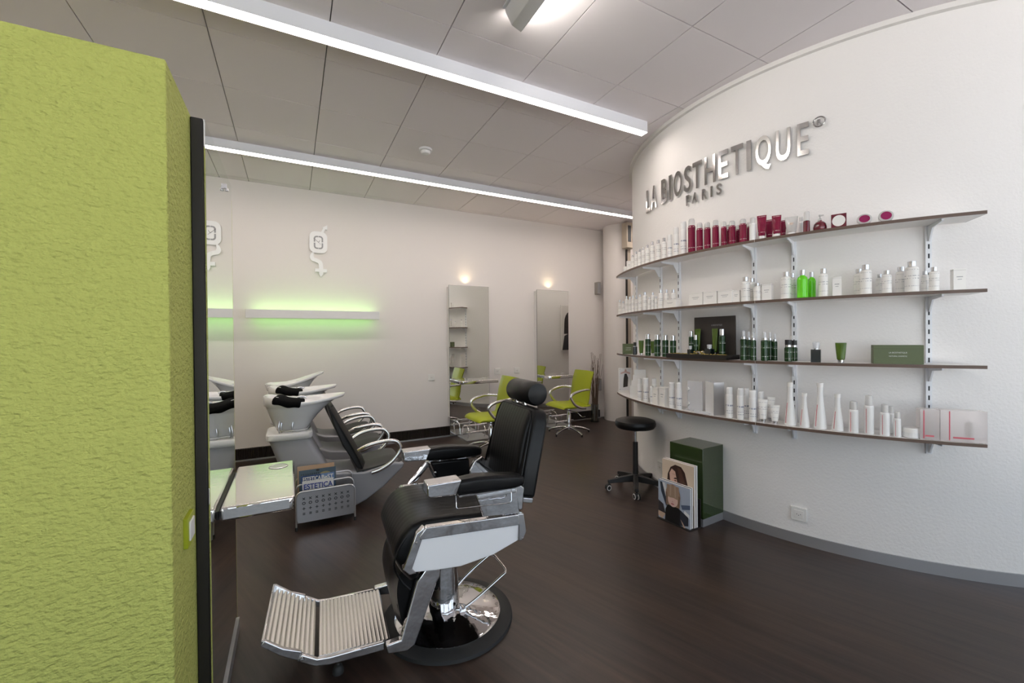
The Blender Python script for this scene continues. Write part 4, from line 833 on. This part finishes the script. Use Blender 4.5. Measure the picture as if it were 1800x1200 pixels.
WORDS = {'wbottle': ('white bottle with silver cap', 'bottle', 'white silver-capped bottles'), 'spray': ('white cylinder spray can', 'bottle', 'white spray cans'), 'red': ('crimson bottle with clear cap', 'bottle', 'crimson bottles'),
 'clear': ('frosted white bottle with clear cap', 'bottle', 'frosted bottles'), 'redtube': ('crimson cosmetic tube', 'tube', 'crimson tubes'), 'cleartube': ('clear tube with beige insert', 'tube', 'clear tubes'), 'wtube': ('white cosmetic tube', 'tube', 'white tubes'),
 'gtube': ('green cosmetic tube on a silver cap', 'tube', 'green tubes'), 'redpump': ('small crimson bottle with tall clear cap', 'bottle', 'crimson bottles'), 'flask': ('round dark red flask with clear pump', 'bottle', 'crimson bottles'), 'jar': ('low white round jar with lid', 'jar', 'white jars'),
 'green': ('green bottle with tall silver cap', 'bottle', 'green silver-capped bottles'), 'dbottle': ('small dark bottle with black cap', 'bottle', 'dark bottles'), 'gbottle': ('bright green bottle with silver cap', 'bottle', 'bright green bottles'), 'pump': ('dark green clear-capped pump bottle', 'bottle', 'dark green pump bottles'),
 'dark': ('short dark green bottle with black cap', 'bottle', 'short dark bottles'), 'dflask': ('square dark flask with clear cap', 'bottle', 'dark flasks'), 'cone': ('white conical bottle with red stripe', 'bottle', 'white conical bottles'), 'stripe': ('clear-capped white bottle with red stripe', 'bottle', 'white striped bottles'),
 'lidjar': ('round jar tipped to show its purple lid', 'jar', 'purple-lidded jars'), 'box': ('small white carton', 'box', 'white cartons'), 'ovalbox': ('crimson square box with pale oval', 'box', 'crimson boxes'), 'olivecard': ('small olive green box with pale lettering', 'box', 'olive boxes'), 'olivebox': ('wide olive green box with pale lettering', 'box', 'olive boxes'), 'pinkbox': ('clear pink-printed carton with red stripe', 'box', 'pink cartons')}
ORD = ['first', 'second', 'third', 'fourth', 'fifth', 'sixth', 'seventh', 'eighth', 'ninth', 'tenth', 'eleventh', 'twelfth', 'thirteenth', 'fourteenth', 'fifteenth', 'sixteenth', 'seventeenth', 'eighteenth', 'nineteenth', 'twentieth', 'twenty-first', 'twenty-second', 'twenty-third', 'twenty-fourth', 'twenty-fifth', 'twenty-sixth', 'twenty-seventh', 'twenty-eighth']
NAME = {'wbottle': 'cosmetic_bottle', 'spray': 'spray_can', 'red': 'shampoo_bottle', 'clear': 'frosted_bottle', 'redtube': 'cosmetic_tube', 'cleartube': 'cosmetic_tube', 'wtube': 'cosmetic_tube', 'gtube': 'cosmetic_tube', 'redpump': 'pump_bottle', 'flask': 'pump_flask', 'jar': 'cream_jar', 'green': 'lotion_bottle', 'dbottle': 'serum_bottle', 'gbottle': 'green_bottle', 'pump': 'pump_bottle', 'dark': 'serum_bottle', 'dflask': 'square_flask', 'cone': 'conical_bottle', 'stripe': 'striped_bottle', 'lidjar': 'cream_jar', 'box': 'carton_box', 'ovalbox': 'carton_box', 'olivecard': 'carton_box', 'olivebox': 'gift_box', 'pinkbox': 'clear_carton'}
tot = {}
for p in PRODUCTS: tot[(p[0], p[1])] = tot.get((p[0], p[1]), 0)+1
# number the look-alikes of a shelf from left to right, front and back rows apart
idx = {}
for key in tot:
    for row in (0, 1):
        L = sorted([i for i, p in enumerate(PRODUCTS) if (p[0], p[1]) == key and (p[3] < 2.06) == bool(row)], key=lambda i: PRODUCTS[i][2])
        for k, i in enumerate(L): idx[i] = (k, len(L), row)
def text_on(parent, s, w, z0, z1, y, mt):
    me = fit_text(text_mesh(s, mt, 1, 0, 0, 'lettering'), -w/2, w/2, z0, z1)
    o = link('lettering', me, parent); o.matrix_local = Matrix.Translation((0, y, 0)) @ Matrix.Rotation(pi/2, 4, 'X'); return o
for i, (s, k, a, r, wd, h) in enumerate(PRODUCTS):
    words, cat, grp = WORDS[k]; kk, nn, row = idx[i]; place = '%s shelf' % names[s]
    if nn == 1: lab = words+(' at back of the ' if row else ' on the ')+place
    else: lab = '%s %s from the left%s on the %s' % (ORD[kk], words, ' at back' if row else '', place)
    ar = radians(a); x, y = CC[0]+r*cos(ar), CC[1]+r*sin(ar); z = SZ[s]+.0006
    face = ar+pi/2                                  # local -y looks away from the wall
    if a < 164 and k in ('box', 'olivecard'): face = radians(-28); wd = min(wd, .10 if k == 'olivecard' else .035)
    if 'tube' in k: face = math.atan2(-y, -x)+pi/2
    o = thing(NAME[k], lab, cat, (x, y, z), face, grp+' on the '+place)
    if k in ('box', 'ovalbox', 'olivecard', 'olivebox', 'pinkbox'):
        d = {'box': min(.05, max(.03, wd*.7)), 'ovalbox': .04, 'olivecard': .03, 'olivebox': .06, 'pinkbox': .06}[k]
        mt = {'box': 'pk_white', 'ovalbox': 'dark_crimson', 'olivecard': 'olive_card', 'olivebox': 'olive_card', 'pinkbox': 'pink_clear'}[k]
        MB().box((0, 0, h/2), (wd, d, h)).build('carton', mt, o, bevel=.0012)
        f = MB()
        if k == 'box':
            f.box((0, -d/2-.0002, h*.62), (wd*.5, .0004, h*.035)).box((0, -d/2-.0002, h*.5), (wd*.35, .0004, h*.025)).box((0, 0, h*.93), (wd+.0006, d+.0006, .0008)); f.build('printed_lines', 'ink_grey', o, smooth=0)
        elif k == 'ovalbox': MB().prism(ell(0, h/2, wd*.43, h*.40, 28), -d/2-.0012, -d/2).build('oval_label', 'paper', o, smooth=0)
        elif k in ('olivecard', 'olivebox'):
            q = .36 if k == 'olivebox' else .5
            text_on(o, 'LA BIOSTHETIQUE', wd*q, h*.55, h*.64, -d/2-.0005, 'ink_white'); text_on(o, 'NATURAL COSMETIC', wd*q, h*.38, h*.45, -d/2-.0005, 'ink_white')
            f.box((0, 0, h*.80), (wd+.0006, d+.0006, .0008)).build('lid_seam', 'olive_box', o, smooth=0)
        else:
            f.box((-wd*.30, -d/2-.0002, h*.5), (.005, .0006, h*.92)); f.build('stripe', 'red_stripe', o, smooth=0)
            MB().lathe([(.018, .004), (.018, h*.6), (.012, h*.62)], (wd*.2, 0, 0), 14).build('inner_bottle', 'pk_white2', o)
            MB().box((0, -d/2-.0002, h*.13), (wd*.45, .0006, h*.05)).build('printed_lines', 'red_stripe', o, smooth=0)
        continue
    if k == 'lidjar': o.location.z = z+h*.49; o.rotation_euler = (radians(72), 0, face); o.scale = (wd, h, wd)
    else: o.scale = (wd, wd, h)
    for pn_, fn in KIND(k):
        link(pn_, unit((k, pn_), fn), o)
    if k in ('redtube', 'wtube', 'gtube', 'cleartube'): pass
    if k in ('cone', 'stripe'):
        link('stripe', unit((k, 's'), lambda: MB().tube([(r_*cos(radians(233)), r_*sin(radians(233)), z_) for r_, z_ in ([(.5, .04), (.5, .66)] if k == 'stripe' else [(.49, .06), (.47, .15), (.36, .40), (.30, .52)])], .026, 6).mesh('stripe', 'red_stripe', 40)), o)

# black display tray with back panel on the third shelf
def on_shelf(a, r, s): return (CC[0]+r*cos(radians(a)), CC[1]+r*sin(radians(a)), SZ[s]+.0006)
dt = thing('display_tray', 'low black display tray with dark back panel on the third shelf', 'display', on_shelf(181.6, 2.085, 3), radians(181.6+90))
MB().box((0, -.01, .008), (.50, .15, .016)).build('tray_base', 'black_panel', dt, bevel=.002)
for c, d in (((0, -.083, .016), (.50, .006, .032)), ((-.247, -.01, .016), (.006, .15, .032)), ((.247, -.01, .016), (.006, .15, .032))): MB().box(c, d).build('tray_rim', 'black_panel', dt, smooth=0)
MB().box((.06, .060, .16), (.33, .008, .29)).build('back_panel', 'dark_card', dt, bevel=.001)
me = fit_text(text_mesh('LA BIOSTHETIQUE', 'ink_grey', 1, 0, 0, 'lettering'), 0, .085, .235, .248); l_ = link('lettering', me, dt); l_.matrix_local = Matrix.Translation((.04, .0555, 0)) @ Matrix.Rotation(pi/2, 4, 'X')
mo = MB()
for k in range(260):
    x, y = random.uniform(-.235, .20), random.uniform(-.078, .02); rr = random.uniform(.004, .010); zc = .022+.030*math.exp(-((x-.02)/.06)**2)*random.random()
    mo.lathe([(0, -rr*.6), (rr, 0), (rr*.7, rr*.7), (0, rr*.9)], (x, y, zc+rr*.5), 6)
ms = mo.build('dry_moss', 'moss'); ms.location = dt.location; ms.rotation_euler = dt.rotation_euler; ms['kind'] = 'stuff'; ms['label'] = 'golden brown dry moss strewn in the black tray'; ms['category'] = 'moss'
for k, lx, ly, wd, h, lab in (('green', -.105, .02, .036, .185, 'green silver-capped bottle at the left of the black tray'), ('gtube', -.060, .035, .050, .20, 'green tube standing left in the black tray'), ('green', -.035, -.02, .032, .155, 'shorter green silver-capped bottle in the black tray'),
        ('dflask', -.062, -.045, .034, .075, 'tiny dark flask at the left in the black tray'), ('gtube', .083, .035, .046, .20, 'green tube standing right in the black tray'), ('dflask', .085, -.03, .050, .085, 'small silver-looking square flask in the black tray'), ('green', .155, .01, .044, .195, 'tall green silver-capped bottle at the right of the black tray')):
    p = dt.matrix_basis @ Vector((lx, ly, 0)); o = thing(NAME[k], lab, WORDS[k][1], (p.x, p.y, SZ[3]+.0176), radians(181.6+90), 'products in the black tray'); o.scale = (wd, wd, h)
    for pn_, fn in KIND(k): link(pn_, unit((k, pn_), fn), o)
p = dt.matrix_basis @ Vector((.02, -.035, 0)); o = thing('soap_box', 'small pale silver box lying in the black tray', 'box', (p.x, p.y, SZ[3]+.0176), radians(181.6+100), None)
MB().box((0, 0, .018), (.06, .03, .036)).build('carton', 'cap_silver', o, bevel=.002); MB().box((0, 0, .030), (.0606, .0306, .001)).build('lid_seam', 'ink_grey', o, smooth=0)

# picture card, brochure holder, acrylic display, silver book on the bottom shelf
cd = thing('picture_card', 'white picture card of a person in dark clothes at the bottom shelf left end', 'card', on_shelf(147.9, 2.075, 4), radians(-32))
MB().box((0, 0, .125), (.135, .004, .25)).build('card_board', 'paper', cd, smooth=0)
CM = Matrix.Translation((0, -.0026, 0)) @ Matrix.Rotation(pi/2, 4, 'X')
print_panel('card_print', cd, [((.74, .74, .76), [(-.055, .02), (.055, .02), (.055, .24), (-.055, .24)]), ((.03, .025, .025), [(-.02, .05), (.025, .06), (.03, .15), (.015, .19), (-.005, .19), (-.015, .14)]), ((.62, .42, .40), [(-.045, .185), (.0, .20), (.05, .185), (.05, .20), (.012, .215), (-.005, .215), (-.045, .20)]), ((.55, .38, .34), ell(.005, .222, .010, .014)),
    ((.03, .025, .025), ell(-.052, .235, .003, .003, 8)), ((.03, .025, .025), ell(-.052, .03, .003, .003, 8))], CM)
bh = thing('brochure_holder', 'stepped white brochure holder at the left of the bottom shelf', 'holder', on_shelf(157.6, 2.070, 4), radians(-40))
for k in range(4):
    MB().prism([(-.055+.014*k, .012+.045*k), (.050+.014*k, .012+.045*k), (.050+.014*k, .112+.048*k), (-.055+.014*k, .112+.048*k)], -.048+.028*k, -.043+.028*k).build('pocket', 'pk_white', bh, bevel=.001)
MB().box((0, 0, .006), (.12, .10, .012)).build('holder_base', 'pk_white', bh, smooth=0)
for s in (-1, 1): MB().prism([(-.048, .01), (.03, .01), (.03, .16), (-.02, .11), (-.048, .10)], s*.056, s*.060, 'x').build('holder_side', 'pk_white', bh, smooth=0)
me = fit_text(text_mesh('LA BIOSTHETIQUE', 'leaf_green', 1, 0, .01, 'lettering'), -.035, .035, .030, .042); l_ = link('lettering', me, bh); l_.matrix_local = Matrix.Translation((0, -.0457, 0)) @ Matrix.Rotation(pi/2, 4, 'X')
ad = thing('acrylic_display', 'frosted clear acrylic sheet standing on the bottom shelf', 'display', on_shelf(179.6, 2.07, 4), radians(181+90-8))
MB().box((0, 0, .115), (.145, .005, .22)).build('sheet', 'acrylic', ad, bevel=.001)
MB().box((.0, -.02, .003), (.145, .05, .005)).build('foot', 'acrylic', ad, bevel=.001)
for z in (.05, .16): MB().lathe([(.014, -.006), (.014, .006)], n=16, m=Matrix.Translation((-.066, -.004, z)) @ Matrix.Rotation(pi/2, 4, 'X')).build('clip', 'pk_white2', ad)
sb = thing('silver_box', 'silver fronted open box standing upright on the bottom shelf', 'box', on_shelf(183.9, 2.085, 4), radians(184+90-20))
MB().prism([(-.05, 0), (.04, 0), (.04, .23), (-.05, .235)], -.022, -.018).prism([(-.05, 0), (.04, 0), (.04, .23), (-.05, .235)], .018, .022).box((-.048, 0, .1175), (.004, .04, .235)).build('box_shell', 'lamp_white', sb, smooth=0)
MB().box((.0, 0, .12), (.075, .030, .20)).build('box_content', 'ink_grey', sb, bevel=.003)
MB().prism([(.042, 0), (.046, 0), (.046, .232), (.042, .232)], -.024, .06).build('front_flap', 'satin', sb, smooth=0)
fb = thing('clear_tray', 'shallow clear tray lying on the bottom shelf', 'tray', on_shelf(182.3, 2.115, 4), radians(182+90))
MB().box((0, 0, .003), (.12, .036, .005)).build('tray_base', 'acrylic', fb, smooth=0)
MB().box((0, -.016, .012), (.12, .004, .018)).build('tray_lip', 'acrylic', fb, smooth=0)
